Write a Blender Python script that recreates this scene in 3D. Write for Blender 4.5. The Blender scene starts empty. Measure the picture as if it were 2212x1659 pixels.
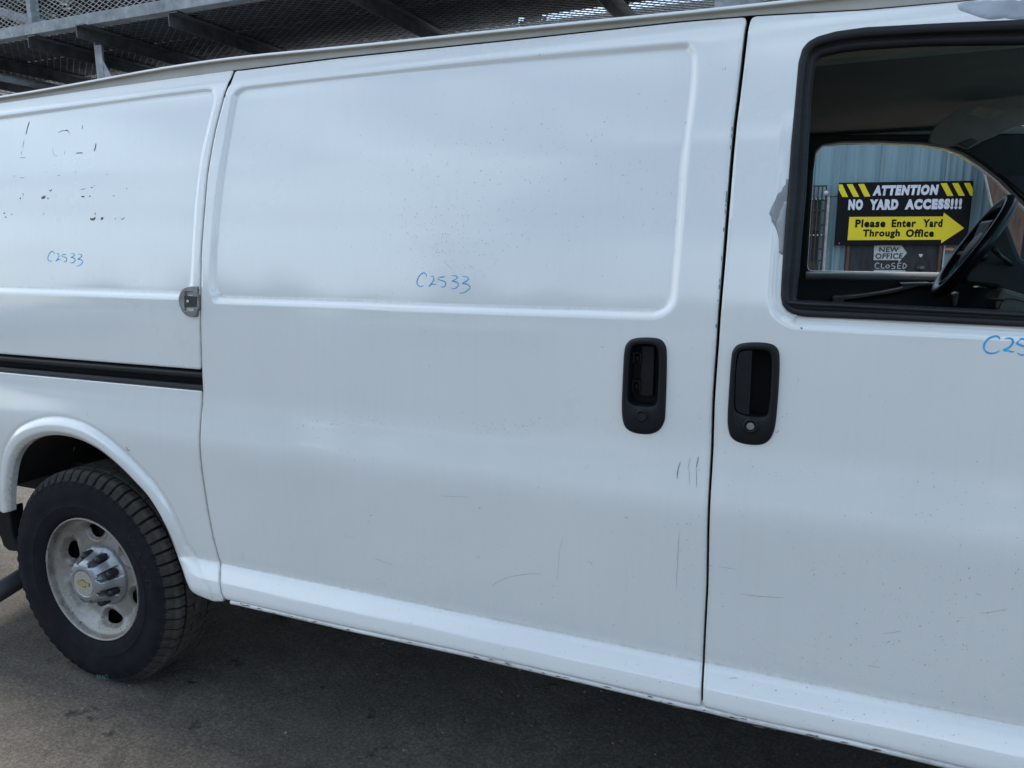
import bpy, bmesh, math, random
import numpy as np
from mathutils import Vector, Matrix, noise
random.seed(7); rng = np.random.default_rng(7)
R = math.radians
sc = bpy.context.scene
col = sc.collection

# ------------------------------------------------------------------ camera, sky, sun, exposure
FOC, YAW, PITCH, ROLL = 1600.0, .3967, .1815, -.004      # focal length in units of a 2212 px wide picture
CAM = np.array([0, -1.579, 1.479])
_cy, _sy, _cp, _sp = math.cos(YAW), math.sin(YAW), math.cos(PITCH), math.sin(PITCH)
FW = np.array([-_sy*_cp, _cy*_cp, -_sp]); R0 = np.array([_cy, _sy, 0]); U0 = np.cross(R0, FW)
RT = R0*math.cos(ROLL)+U0*math.sin(ROLL); UP = -R0*math.sin(ROLL)+U0*math.cos(ROLL)
cd = bpy.data.cameras.new('camera'); cam = bpy.data.objects.new('camera', cd); col.objects.link(cam)
cd.sensor_width = 36; cd.lens = FOC/2212*36; cd.clip_start = .05; cd.clip_end = 2000
M = Matrix.Identity(4)
for i in range(3):
    M[i][0] = RT[i]; M[i][1] = UP[i]; M[i][2] = -FW[i]; M[i][3] = CAM[i]
cam.matrix_world = M
sc.camera = cam

SUN_EL, SUN_AZ = 50, -79            # azimuth from +Y towards +X
sdir = Vector((math.sin(R(SUN_AZ))*math.cos(R(SUN_EL)), math.cos(R(SUN_AZ))*math.cos(R(SUN_EL)), math.sin(R(SUN_EL))))
w = bpy.data.worlds.new('World'); sc.world = w; w.use_nodes = True
nt = w.node_tree; nt.nodes.clear()
def N(tree, typ, **kw):
    n = tree.nodes.new(typ)
    for k, v in kw.items():
        if k.startswith('i_'): n.inputs[k[2:].replace('_', ' ')].default_value = v
        else: setattr(n, k, v)
    return n
out = N(nt, 'ShaderNodeOutputWorld'); bg = N(nt, 'ShaderNodeBackground')
sky = N(nt, 'ShaderNodeTexSky', sky_type='NISHITA', sun_disc=False)
sky.sun_elevation = R(SUN_EL); sky.sun_rotation = R(SUN_AZ); sky.air_density = 1.0; sky.dust_density = 2.0
tc = N(nt, 'ShaderNodeTexCoord'); mp = N(nt, 'ShaderNodeMapping'); mp.inputs['Scale'].default_value = (1, 1, 3.2)
nz = N(nt, 'ShaderNodeTexNoise'); nz.inputs['Scale'].default_value = 2.3; nz.inputs['Detail'].default_value = 7; nz.inputs['Distortion'].default_value = .4
cr = N(nt, 'ShaderNodeValToRGB'); cr.color_ramp.elements[0].position = .43; cr.color_ramp.elements[1].position = .59
mx = N(nt, 'ShaderNodeMix', data_type='RGBA'); mx.inputs[7].default_value = (7.0, 8.6, 9.9, 1)
ml = N(nt, 'ShaderNodeMath', operation='MULTIPLY'); ml.inputs[1].default_value = .75
nt.links.new(tc.outputs['Generated'], mp.inputs[0]); nt.links.new(mp.outputs[0], nz.inputs[0]); nt.links.new(nz.outputs[0], cr.inputs[0])
nt.links.new(cr.outputs[0], ml.inputs[0]); nt.links.new(ml.outputs[0], mx.inputs[0]); nt.links.new(sky.outputs[0], mx.inputs[6])
nt.links.new(mx.outputs[2], bg.inputs[0]); nt.links.new(bg.outputs[0], out.inputs[0]); bg.inputs[1].default_value = .13
sl = bpy.data.lights.new('sun', 'SUN'); sl.energy = 2.6; sl.angle = R(9); sl.color = (1, .95, .87)
so = bpy.data.objects.new('sun', sl); col.objects.link(so); so.rotation_euler = sdir.to_track_quat('Z', 'Y').to_euler()
sc.view_settings.view_transform = 'Standard'; sc.view_settings.look = 'None'; sc.view_settings.gamma = 1
sc.view_settings.exposure = 0.86; sc.view_settings.use_curve_mapping = False

# ------------------------------------------------------------------ tracing helpers (picture point -> place in the yard)
def ray(x, y): return FW+RT*(x-1106)/FOC-UP*(y-829.5)/FOC
def aty(x, y, Y): v = ray(x, y); return CAM+v*((Y-CAM[1])/v[1])
def atz(x, y, Z): v = ray(x, y); return CAM+v*((Z-CAM[2])/v[2])

# the van's side: how far each height lies inward of y = 0, smoothed
_pz = np.array([.36, .405, .42, .435, .47, .50, .543, .552, .57, .65, .80, .90, .94, .97, 1.01, 1.05, 1.15, 1.30, 1.36, 1.5, 1.7, 1.88, 1.905, 1.93, 1.96, 2.05])
_py = np.array([.03, .002, -.014, -.021, -.023, -.017, .003, .010, .0105, .006, -.001, -.006, -.005, .001, .009, .014, .0155, .018, .022, .037, .064, .0975, .1025, .1145, .1180, .128])
_gz = np.arange(.30, 2.10, .001); _raw = np.interp(_gz, _pz, _py)
def _gs(a, s):
    k = np.exp(-.5*(np.arange(-4*s, 4*s+1)/s)**2); k /= k.sum()
    return np.convolve(np.pad(a, 4*s, mode='edge'), k, 'valid')
_wt = np.clip((_gz-.58)/.05, 0, 1)*np.clip((1.93-_gz)/.05, 0, 1)
_prof = _gs(_raw, 4)*(1-_wt)+_gs(_raw, 18)*_wt
def ybase(X, Z): return np.interp(Z, _gz, _prof)+.0024*(np.asarray(X)+.6)**2
def S(x, y):
    v = ray(x, y); t = (0-CAM[1])/v[1]
    for _ in range(12):
        p = CAM+v*t; t = (float(ybase(p[0], p[2]))-CAM[1])/v[1]
    p = CAM+v*t
    return (p[0], p[2])
def SP(pts): return [S(*p) for p in pts]
def spline(pts, n=6, closed=False):
    P = np.array(pts, float); m = len(P); o = []
    rngi = range(m) if closed else range(m-1)
    for i in rngi:
        p0 = P[(i-1) % m] if closed else P[max(i-1, 0)]; p1 = P[i]; p2 = P[(i+1) % m]; p3 = P[(i+2) % m] if closed else P[min(i+2, m-1)]
        for k in range(n):
            t = k/n
            o.append(.5*((2*p1)+(-p0+p2)*t+(2*p0-5*p1+4*p2-p3)*t*t+(-p0+3*p1-3*p2+p3)*t**3))
    if not closed: o.append(P[-1])
    return np.array(o)
def ccw(P):
    P = np.asarray(P, float); a = np.sum(P[:, 0]*np.roll(P[:, 1], -1)-np.roll(P[:, 0], -1)*P[:, 1])
    return P if a > 0 else P[::-1]
def sdf(poly, Q, margin=.12):
    """signed distance (positive inside), nearest outline point, outward normal there"""
    P = ccw(poly); Q = np.asarray(Q, float); n = len(Q)
    d = np.full(n, -9.0); near = Q.copy(); nrm = np.zeros((n, 2)); nrm[:, 0] = 1
    lo = P.min(0)-margin; hi = P.max(0)+margin
    idx = np.nonzero((Q[:, 0] > lo[0]) & (Q[:, 0] < hi[0]) & (Q[:, 1] > lo[1]) & (Q[:, 1] < hi[1]))[0]
    A = P; B = np.roll(P, -1, 0); E = B-A; L2 = (E**2).sum(1)+1e-18; L = np.sqrt(L2); nn = np.stack([E[:, 1]/L, -E[:, 0]/L], 1)
    for s in range(0, len(idx), 6000):
        ii = idx[s:s+6000]; q = Q[ii]
        v = q[:, None, :]-A[None]; t = np.clip((v*E[None]).sum(2)/L2, 0, 1)
        c = A[None]+t[..., None]*E[None]; dd = ((q[:, None, :]-c)**2).sum(2); j = dd.argmin(1); r = np.arange(len(ii))
        cross = ((A[None, :, 1] > q[:, None, 1]) != (B[None, :, 1] > q[:, None, 1]))
        with np.errstate(divide='ignore', invalid='ignore'):
            xi = A[None, :, 0]+(q[:, None, 1]-A[None, :, 1])*E[None, :, 0]/np.where(E[None, :, 1] == 0, 1e-12, E[None, :, 1])
        ins = ((cross & (q[:, None, 0] < xi)).sum(1) % 2) == 1
        d[ii] = np.sqrt(dd[r, j])*np.where(ins, 1, -1); near[ii] = c[r, j]; nrm[ii] = nn[j]
    return d, near, nrm
def sm(t): t = np.clip(t, 0, 1); return t*t*(3-2*t)
def crisp(t):
    t = np.clip(t, 0, 1); return np.where(t < .2, t*t/.4, np.where(t > .8, 1.6-(1-t)**2/.4-.0, .1+(t-.2)))/1.0 if False else np.interp(t, [0, .08, .18, .82, .92, 1], [0, .02, .085, .915, .98, 1])

# ------------------------------------------------------------------ object helpers
def tag(o, label=None, cat=None, group=None, kind=None):
    if label: o['label'] = label
    if cat: o['category'] = cat
    if group: o['group'] = group
    if kind: o['kind'] = kind
    return o
def empty(name, loc, label, cat, rz=0, group=None):
    o = bpy.data.objects.new(name, None); col.objects.link(o); o.location = loc; o.rotation_euler = (0, 0, rz)
    o.empty_display_size = .2
    bpy.context.view_layer.update()
    return tag(o, label, cat, group)
def link(name, me, mats, parent=None, smooth=True, local=False, bevel=0):
    o = bpy.data.objects.new(name, me); col.objects.link(o)
    for m in (mats if isinstance(mats, (list, tuple)) else [mats]): me.materials.append(m)
    if parent:
        o.parent = parent
        if not local: o.matrix_parent_inverse = parent.matrix_world.inverted()
    if smooth: me.polygons.foreach_set('use_smooth', [True]*len(me.polygons))
    if bevel:
        b = o.modifiers.new('bevel', 'BEVEL'); b.width = bevel; b.segments = 2; b.limit_method = 'ANGLE'; b.angle_limit = R(35); b.harden_normals = False
    return o
def npmesh(name, V, F):
    """F: (n,4) or (n,3) array of faces"""
    me = bpy.data.meshes.new(name); V = np.asarray(V, np.float32); F = np.asarray(F, np.int32)
    me.vertices.add(len(V)); me.vertices.foreach_set('co', V.ravel())
    me.loops.add(F.size); me.loops.foreach_set('vertex_index', F.ravel()); me.polygons.add(len(F))
    me.polygons.foreach_set('loop_start', np.arange(0, F.size, F.shape[1], dtype=np.int32))
    me.update(calc_edges=True); me.validate()
    return me
def pymesh(name, V, F):
    me = bpy.data.meshes.new(name); me.from_pydata([tuple(map(float, v)) for v in V], [], F); me.update(); return me
class MB:
    def __init__(s): s.v = []; s.f = []
    def add(s, V, F):
        k = len(s.v); s.v += [tuple(map(float, v)) for v in V]; s.f += [tuple(i+k for i in f) for f in F]; return s
    def box(s, a, b):
        x0, y0, z0 = a; x1, y1, z1 = b
        return s.add([(x0, y0, z0), (x1, y0, z0), (x1, y1, z0), (x0, y1, z0), (x0, y0, z1), (x1, y0, z1), (x1, y1, z1), (x0, y1, z1)],
                     [(0, 3, 2, 1), (4, 5, 6, 7), (0, 1, 5, 4), (1, 2, 6, 5), (2, 3, 7, 6), (3, 0, 4, 7)])
    def prism(s, poly, y0, y1):
        """outline in x,z pushed along y"""
        P = ccw(poly); n = len(P)
        s.add([(x, y0, z) for x, z in P]+[(x, y1, z) for x, z in P],
              [tuple(range(n)), tuple(range(2*n-1, n-1, -1))]+[(i, i+n, (i+1) % n+n, (i+1) % n) for i in range(n)])
        return s
    def tube(s, pts, r, n=10, cap=True):
        P = [Vector(p) for p in pts]; base = len(s.v); rr = r if isinstance(r, (list, tuple)) else [r]*len(P)
        T0 = (P[1]-P[0]).normalized(); a = T0.orthogonal().normalized()
        for i, p in enumerate(P):
            T = ((P[min(i+1, len(P)-1)]-P[max(i-1, 0)])).normalized()
            a = (a-T*a.dot(T)).normalized(); b = T.cross(a)
            for k in range(n):
                t = 2*math.pi*k/n; s.v.append(tuple(p+(a*math.cos(t)+b*math.sin(t))*rr[i]))
        for i in range(len(P)-1):
            for k in range(n):
                s.f.append((base+i*n+k, base+i*n+(k+1) % n, base+(i+1)*n+(k+1) % n, base+(i+1)*n+k))
        if cap:
            s.f.append(tuple(base+k for k in range(n-1, -1, -1))); s.f.append(tuple(base+(len(P)-1)*n+k for k in range(n)))
        return s
    def build(s, name, mats, parent=None, smooth=False, bevel=0, local=False):
        return link(name, pymesh(name, s.v, s.f), mats, parent, smooth, local, bevel)
def grid_faces(n, m, wrap_n=False, wrap_m=False):
    i, j = np.meshgrid(np.arange(n if wrap_n else n-1), np.arange(m if wrap_m else m-1), indexing='ij')
    a = i*m+j; b = ((i+1) % n)*m+j; c = ((i+1) % n)*m+(j+1) % m; d = i*m+(j+1) % m
    return np.stack([a, b, c, d], -1).reshape(-1, 4)

# ------------------------------------------------------------------ materials
def base_mat(name):
    m = bpy.data.materials.new(name); m.use_nodes = True; t = m.node_tree; return m, t, t.nodes['Principled BSDF']
def obj_noise(t, scale, detail=5, rough=.6, stretch=None, dist=0):
    tc = N(t, 'ShaderNodeTexCoord'); n = N(t, 'ShaderNodeTexNoise'); n.inputs['Scale'].default_value = scale
    n.inputs['Detail'].default_value = detail; n.inputs['Roughness'].default_value = rough; n.inputs['Distortion'].default_value = dist
    if stretch:
        mp = N(t, 'ShaderNodeMapping'); mp.inputs['Scale'].default_value = stretch
        t.links.new(tc.outputs['Object'], mp.inputs[0]); t.links.new(mp.outputs[0], n.inputs[0])
    else: t.links.new(tc.outputs['Object'], n.inputs[0])
    return n
def ramp(t, src, stops):
    r = N(t, 'ShaderNodeValToRGB'); e = r.color_ramp.elements
    e[0].position, e[0].color = stops[0][0], tuple(stops[0][1])+(1,) ; e[1].position, e[1].color = stops[-1][0], tuple(stops[-1][1])+(1,)
    for p, c in stops[1:-1]:
        x = e.new(p); x.color = tuple(c)+(1,)
    t.links.new(src, r.inputs[0]); return r
def mixc(t, fac, a, b, blend='MIX'):
    m = N(t, 'ShaderNodeMix', data_type='RGBA', blend_type=blend)
    if isinstance(fac, (int, float)): m.inputs[0].default_value = fac
    else: t.links.new(fac, m.inputs[0])
    for k, v in ((6, a), (7, b)):
        if isinstance(v, tuple): m.inputs[k].default_value = v+(1,) if len(v) == 3 else v
        else: t.links.new(v, m.inputs[k])
    return m.outputs[2]
def add_bump(t, b, src, strength=.2, dist=.01):
    bp = N(t, 'ShaderNodeBump'); bp.inputs['Strength'].default_value = strength; bp.inputs['Distance'].default_value = dist
    t.links.new(src, bp.inputs['Height']); t.links.new(bp.outputs[0], b.inputs['Normal'])
def mat(name, c, rough=.5, metal=0, var=.25, scale=12, bump=0, bscale=80, coat=0, spec=.5, c2=None, stretch=None):
    m, t, b = base_mat(name)
    n = obj_noise(t, scale, stretch=stretch); k = c2 or tuple(x*(1-var) for x in c); h = tuple(min(1, x*(1+var*.5)) for x in c)
    r = ramp(t, n.outputs[0], [(.3, k), (.7, h)]); t.links.new(r.outputs[0], b.inputs['Base Color'])
    b.inputs['Roughness'].default_value = rough; b.inputs['Metallic'].default_value = metal
    b.inputs['Coat Weight'].default_value = coat; b.inputs['Coat Roughness'].default_value = .08; b.inputs['Specular IOR Level'].default_value = spec
    if bump:
        n2 = obj_noise(t, bscale, 4); add_bump(t, b, n2.outputs[0], bump, .004)
    return m
def paint_mat():
    m, t, b = base_mat('white_van_paint')
    tc = N(t, 'ShaderNodeTexCoord')
    n = obj_noise(t, 1.7, 4); c = ramp(t, n.outputs[0], [(.3, (.70, .725, .725)), (.7, (.755, .775, .77))]).outputs[0]
    # faint vertical washed streaks
    s = obj_noise(t, 1, 3, stretch=(60, 60, 1.3)); sr = ramp(t, s.outputs[0], [(.5, (0, 0, 0)), (.8, (.06, .06, .06))])
    c = mixc(t, sr.outputs[0], c, (.50, .49, .46))
    # chips: sparse tiny dark specks, gathered in clusters
    for sc_, th, amt in ((300, .20, .30),):
        v = N(t, 'ShaderNodeTexVoronoi'); v.inputs['Scale'].default_value = sc_; v.inputs['Randomness'].default_value = 1
        mp = N(t, 'ShaderNodeMapping'); mp.inputs['Scale'].default_value = (1, .02, .8); t.links.new(tc.outputs['Object'], mp.inputs[0]); t.links.new(mp.outputs[0], v.inputs[0])
        dot = ramp(t, v.outputs['Distance'], [(th*.7, (1, 1, 1)), (th, (0, 0, 0))])
        wn = N(t, 'ShaderNodeSeparateColor'); t.links.new(v.outputs['Color'], wn.inputs[0])
        cl = obj_noise(t, 3.2, 5, .7)
        ad = N(t, 'ShaderNodeMath', operation='MULTIPLY_ADD'); t.links.new(cl.outputs[0], ad.inputs[0]); ad.inputs[1].default_value = .55; t.links.new(wn.outputs[0], ad.inputs[2])
        pick = N(t, 'ShaderNodeMath', operation='GREATER_THAN'); t.links.new(ad.outputs[0], pick.inputs[0]); pick.inputs[1].default_value = 1.165
        mu = N(t, 'ShaderNodeMath', operation='MULTIPLY'); t.links.new(dot.outputs[0], mu.inputs[0]); t.links.new(pick.outputs[0], mu.inputs[1])
        m2 = N(t, 'ShaderNodeMath', operation='MULTIPLY'); t.links.new(mu.outputs[0], m2.inputs[0]); m2.inputs[1].default_value = amt
        c = mixc(t, m2.outputs[0], c, (.16, .15, .14))
    # grime held by edges and creases
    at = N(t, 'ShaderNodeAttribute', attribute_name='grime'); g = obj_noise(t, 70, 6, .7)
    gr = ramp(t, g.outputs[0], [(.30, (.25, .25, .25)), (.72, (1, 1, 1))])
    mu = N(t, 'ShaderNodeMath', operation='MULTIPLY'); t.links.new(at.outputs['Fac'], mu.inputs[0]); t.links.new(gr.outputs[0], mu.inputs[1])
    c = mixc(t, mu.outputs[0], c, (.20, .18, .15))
    t.links.new(c, b.inputs['Base Color'])
    rr = obj_noise(t, 2.5, 5); r = ramp(t, rr.outputs[0], [(.3, (.24,)*3), (.75, (.42,)*3)]); t.links.new(r.outputs[0], b.inputs['Roughness'])
    b.inputs['Coat Weight'].default_value = 1.0; b.inputs['Coat Roughness'].default_value = .075; b.inputs['Coat IOR'].default_value = 1.82; b.inputs['Specular IOR Level'].default_value = .35
    big = obj_noise(t, 2.0, 2, .5); bp = N(t, 'ShaderNodeBump'); bp.inputs['Strength'].default_value = .13; bp.inputs['Distance'].default_value = .01
    t.links.new(big.outputs[0], bp.inputs['Height'])
    fine = obj_noise(t, 420, 2, .5); b2 = N(t, 'ShaderNodeBump'); b2.inputs['Strength'].default_value = .05; b2.inputs['Distance'].default_value = .001
    t.links.new(fine.outputs[0], b2.inputs['Height']); t.links.new(bp.outputs[0], b2.inputs['Normal'])
    t.links.new(b2.outputs[0], b.inputs['Normal']); t.links.new(b2.outputs[0], b.inputs['Coat Normal'])
    return m
def ground_mat():
    m, t, b = base_mat('worn_asphalt')
    n1 = obj_noise(t, 1.1, 6, .6); n2 = obj_noise(t, 95, 8, .85); n3 = obj_noise(t, 6, 6, .7, dist=1.2)
    c = ramp(t, n1.outputs[0], [(.3, (.100, .093, .086)), (.7, (.185, .166, .146))]).outputs[0]
    c = mixc(t, .8, c, ramp(t, n2.outputs[0], [(.34, (.26,)*3), (.5, (.88,)*3), (.66, (1.95, 1.9, 1.75))]).outputs[0], 'MULTIPLY')
    c = mixc(t, .8, c, ramp(t, n3.outputs[0], [(.3, (.65,)*3), (.62, (1.15, 1.13, 1.1))]).outputs[0], 'MULTIPLY')
    v = N(t, 'ShaderNodeTexVoronoi'); v.inputs['Scale'].default_value = 85; tc = N(t, 'ShaderNodeTexCoord'); t.links.new(tc.outputs['Object'], v.inputs[0])
    sp = N(t, 'ShaderNodeSeparateColor'); t.links.new(v.outputs['Color'], sp.inputs[0])
    gt = N(t, 'ShaderNodeMath', operation='GREATER_THAN'); gt.inputs[1].default_value = .95; t.links.new(sp.outputs[0], gt.inputs[0])
    dr = ramp(t, v.outputs['Distance'], [(.22, (1,)*3), (.34, (0,)*3)]); mu = N(t, 'ShaderNodeMath', operation='MULTIPLY'); t.links.new(gt.outputs[0], mu.inputs[0]); t.links.new(dr.outputs[0], mu.inputs[1])
    c = mixc(t, mu.outputs[0], c, (.20, .185, .16))
    # oil drips
    o = obj_noise(t, 5.5, 5, .7); om = ramp(t, o.outputs[0], [(.62, (0,)*3), (.68, (.75,)*3)]); c = mixc(t, om.outputs[0], c, (.02, .019, .018))
    t.links.new(c, b.inputs['Base Color']); b.inputs['Roughness'].default_value = .9; b.inputs['Specular IOR Level'].default_value = .25
    ad = N(t, 'ShaderNodeMath', operation='ADD'); t.links.new(n2.outputs[0], ad.inputs[0]); t.links.new(n3.outputs[0], ad.inputs[1])
    add_bump(t, b, ad.outputs[0], 1.0, .012)
    return m
def wall_mat():
    m, t, b = base_mat('faded_teal_metal')
    n = obj_noise(t, 1, 6, .7, stretch=(9, 9, .5)); c = ramp(t, n.outputs[0], [(.25, (.12, .205, .235)), (.5, (.195, .305, .345)), (.75, (.285, .39, .42))]).outputs[0]
    n2 = obj_noise(t, 1, 6, .8, stretch=(40, 40, .8)); s = ramp(t, n2.outputs[0], [(.55, (0,)*3), (.8, (.55,)*3)]); c = mixc(t, s.outputs[0], c, (.10, .11, .09))
    n3 = obj_noise(t, 14, 6, .8); s3 = ramp(t, n3.outputs[0], [(.62, (0,)*3), (.75, (.5,)*3)]); c = mixc(t, s3.outputs[0], c, (.30, .33, .31))
    t.links.new(c, b.inputs['Base Color']); b.inputs['Roughness'].default_value = .55; return m
def galv_mat():
    m, t, b = base_mat('galvanised_steel')
    v = N(t, 'ShaderNodeTexVoronoi'); v.inputs['Scale'].default_value = 60; tc = N(t, 'ShaderNodeTexCoord'); t.links.new(tc.outputs['Object'], v.inputs[0])
    n = obj_noise(t, 9, 6, .7); c = ramp(t, n.outputs[0], [(.3, (.17, .18, .19)), (.55, (.30, .315, .33)), (.75, (.42, .43, .44))]).outputs[0]
    sv = N(t, 'ShaderNodeSeparateColor'); t.links.new(v.outputs['Color'], sv.inputs[0]); c = mixc(t, .35, c, ramp(t, sv.outputs[0], [(0, (.3,)*3), (1, (.7,)*3)]).outputs[0], 'OVERLAY')
    d = obj_noise(t, 55, 5, .8); dr = ramp(t, d.outputs[0], [(.66, (0,)*3), (.74, (.7,)*3)]); c = mixc(t, dr.outputs[0], c, (.06, .055, .05))
    t.links.new(c, b.inputs['Base Color']); b.inputs['Metallic'].default_value = .35; b.inputs['Roughness'].default_value = .55; return m
PAINT = paint_mat(); GROUND = ground_mat(); WALL = wall_mat(); GALV = galv_mat()
PLASTIC = mat('black_grained_plastic', (.007, .009, .012), .5, var=.3, scale=30, bump=.2, bscale=900, spec=.25)
RUBBER = mat('black_rubber_seal', (.006, .007, .008), .7, var=.3, scale=20, spec=.2)
GREYPL = mat('weathered_black_trim', (.014, .015, .018), .5, var=.4, scale=9, stretch=(1, 1, 6), spec=.3)
def tyre_mat():
    m, t, b = base_mat('tyre_rubber')
    n = obj_noise(t, 14, 6, .7); at = N(t, 'ShaderNodeAttribute', attribute_name='dust')
    c = ramp(t, n.outputs[0], [(.3, (.009, .010, .013)), (.7, (.018, .018, .021))]).outputs[0]
    c2 = ramp(t, n.outputs[0], [(.3, (.048, .044, .040)), (.7, (.105, .097, .086))]).outputs[0]
    c = mixc(t, at.outputs['Fac'], c, c2); t.links.new(c, b.inputs['Base Color']); b.inputs['Roughness'].default_value = .8; b.inputs['Specular IOR Level'].default_value = .10
    n2 = obj_noise(t, 260, 4, .7); add_bump(t, b, n2.outputs[0], .2, .002); return m
TYRE = tyre_mat()
def rim_mat():
    m, t, b = base_mat('dirty_silver_wheel')
    n = obj_noise(t, 5, 5, .65); c = ramp(t, n.outputs[0], [(.3, (.25, .235, .21)), (.7, (.42, .405, .375))]).outputs[0]
    at = N(t, 'ShaderNodeAttribute', attribute_name='grime'); g = obj_noise(t, 22, 6, .75); gr = ramp(t, g.outputs[0], [(.35, (.15,)*3), (.65, (1,)*3)])
    mu = N(t, 'ShaderNodeMath', operation='MULTIPLY'); t.links.new(at.outputs['Fac'], mu.inputs[0]); t.links.new(gr.outputs[0], mu.inputs[1]); c = mixc(t, mu.outputs[0], c, (.07, .05, .035))
    s = obj_noise(t, 75, 3, .6); sr = ramp(t, s.outputs[0], [(.64, (0,)*3), (.68, (.85,)*3)]); c = mixc(t, sr.outputs[0], c, (.09, .055, .035))
    t.links.new(c, b.inputs['Base Color']); b.inputs['Metallic'].default_value = .25; b.inputs['Roughness'].default_value = .42; return m
RIM = rim_mat()
CAP = mat('silver_hub_plastic', (.36, .38, .40), .34, .6, var=.2, scale=14)
NUT = mat('black_lug_nut', (.02, .021, .024), .45, var=.3)
GOLD = mat('gold_emblem', (.50, .42, .16), .4, .5, var=.15)
EMBL = mat('brushed_emblem_disc', (.50, .48, .44), .4, .5, var=.12, scale=3, stretch=(30, 30, 1))
BLUE = mat('blue_paint_marker', (.03, .42, .80), .5, var=.25, scale=60)
PALEBLUE = mat('pale_blue_chalk', (.14, .26, .28), .8, var=.3, scale=60)
CHIP = mat('exposed_metal_chip', (.15, .13, .11), .7, var=.5, scale=60)
DARKMARK = mat('dark_adhesive_residue', (.075, .075, .08), .7, var=.5, scale=60)
SCRM = mat('scratch_grey', (.30, .29, .28), .7, var=.3, scale=60)
SCUFF = mat('light_scuff', (.42, .42, .41), .6, var=.2)
PRIMER = mat('grey_primer', (.265, .285, .31), .5, var=.2, scale=10)
PRIMER3 = mat('pale_blue_primer', (.34, .38, .43), .45, var=.25, scale=14)
PRIMER2 = mat('pale_primer_edge', (.37, .39, .41), .5, var=.15, scale=10)
UNDER = mat('underbody_black', (.018, .017, .017), .85, var=.4)
HEAD = mat('headliner_cloth', (.22, .205, .18), .95, var=.15, scale=5)
TRIMG = mat('grey_door_trim', (.17, .168, .16), .6, var=.15)
TRIMD = mat('charcoal_cab_plastic', (.028, .028, .029), .5, var=.3)
BEIGE = mat('beige_cab_plastic', (.20, .185, .15), .55, var=.2)
VISOR = mat('brown_grey_visor', (.30, .26, .23), .9, var=.15)
SHADED_SEALANT = mat('shaded_cream_drip_rail', (.40, .385, .345), .5, var=.15, scale=8)  # cream sealant, darkened in colour for the shade under the rail
ZINC = mat('weathered_zinc_cover', (.24, .235, .225), .5, .3, var=.35, scale=40)
STEELD = mat('dark_steel', (.05, .05, .052), .5, .4, var=.3)
LEAF = None
def glass(name, c, rough=.02):
    m, t, b = base_mat(name); b.inputs['Base Color'].default_value = c+(1,); b.inputs['Transmission Weight'].default_value = 1; b.inputs['Roughness'].default_value = rough; b.inputs['IOR'].default_value = 1.45; return m

# ------------------------------------------------------------------ ground
GX = np.concatenate([[-900, -300, -100, -40, -18, -9], np.arange(-6, 3.01, .06), [6, 10, 18, 40, 100, 300, 900]])
GY = np.concatenate([[-900, -300, -100, -40, -16, -6, -3], np.arange(-1.6, 4.01, .06), [6, 9, 16, 40, 120, 300, 900]])
V = [(x, y, (noise.noise(Vector((x*.7, y*.7, 0)))*.010+noise.noise(Vector((x*3.1, y*3.1, 4)))*.004) if (-6 < x < 3 and -1.6 < y < 4) else 0) for x in GX for y in GY]
g = link('ground', npmesh('ground', V, grid_faces(len(GX), len(GY))), GROUND); tag(g, kind='structure')
# loose grit
mb = MB()
for i in range(2200):
    x, y = random.uniform(-4.6, 1.2), random.uniform(-1.1, 1.6) if random.random() < .8 else random.uniform(-1, 5)
    r = random.choice([.0012, .0018, .0018, .0025, .004]) * random.uniform(.7, 1.4)
    z = noise.noise(Vector((x*.7, y*.7, 0)))*.010+noise.noise(Vector((x*3.1, y*3.1, 4)))*.004
    a = random.uniform(0, 6.28); c, s = math.cos(a)*r, math.sin(a)*r
    mb.add([(x+c, y+s, z), (x-s*1.3, y+c*1.3, z), (x-c, y-s, z), (x+s, y-c, z), (x, y, z+r*.9)], [(0, 1, 4), (1, 2, 4), (2, 3, 4), (3, 0, 4)])
o = mb.build('gravel', mat('pale_grit', (.22, .205, .18), .9, var=.5, scale=200)); tag(o, 'fine pale grit scattered over the worn asphalt by the van', 'gravel', kind='stuff')

# ------------------------------------------------------------------ van side: traced outlines
seam1 = SP([(506, 157), (492, 187), (483, 211), (477, 233), (465, 280), (457, 320), (447, 383), (440, 467), (434, 553), (433, 620), (433, 720), (435, 800), (437, 843), (437, 862), (433.5, 900), (431.5, 936), (432, 975), (434, 1003), (439, 1040), (449, 1104), (461, 1165), (473, 1211), (476, 1222), (474.5, 1240), (474.5, 1262), (478, 1284), (485, 1296)])
seam2 = SP([(1618, 40), (1614, 53.5), (1610, 85), (1603, 146), (1595.6, 207), (1588, 267), (1580, 352.5), (1576, 403), (1565, 545), (1553.6, 680), (1549.4, 748.7), (1545, 805), (1541, 867.5), (1538, 971.6), (1535, 1025.6), (1529.7, 1139), (1527.5, 1272.7), (1524.7, 1319), (1519.7, 1422.6), (1516, 1524)])
s1 = np.array(sorted(seam1, key=lambda p: p[1])); s2 = np.array(sorted(seam2, key=lambda p: p[1]))
def sx(s, z): return np.interp(z, s[:, 1], s[:, 0])
_bt = np.array(sorted(SP([(0, 225), (250, 188), (505, 153), (737, 124), (1104, 86), (1474, 46), (1636, 33), (1870, 20), (2079, 1.3)])))
def ztop(x): return np.interp(x, _bt[:, 0], _bt[:, 1])
_bb = np.array(sorted(SP([(486, 1294), (520, 1301), (737, 1351), (1004, 1407.7), (1270, 1469), (1474, 1517.7), (1521, 1527), (1608, 1549), (1841, 1599), (2074, 1655)])))
def zbot(x): return np.interp(x, _bb[:, 0], _bb[:, 1])
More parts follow.
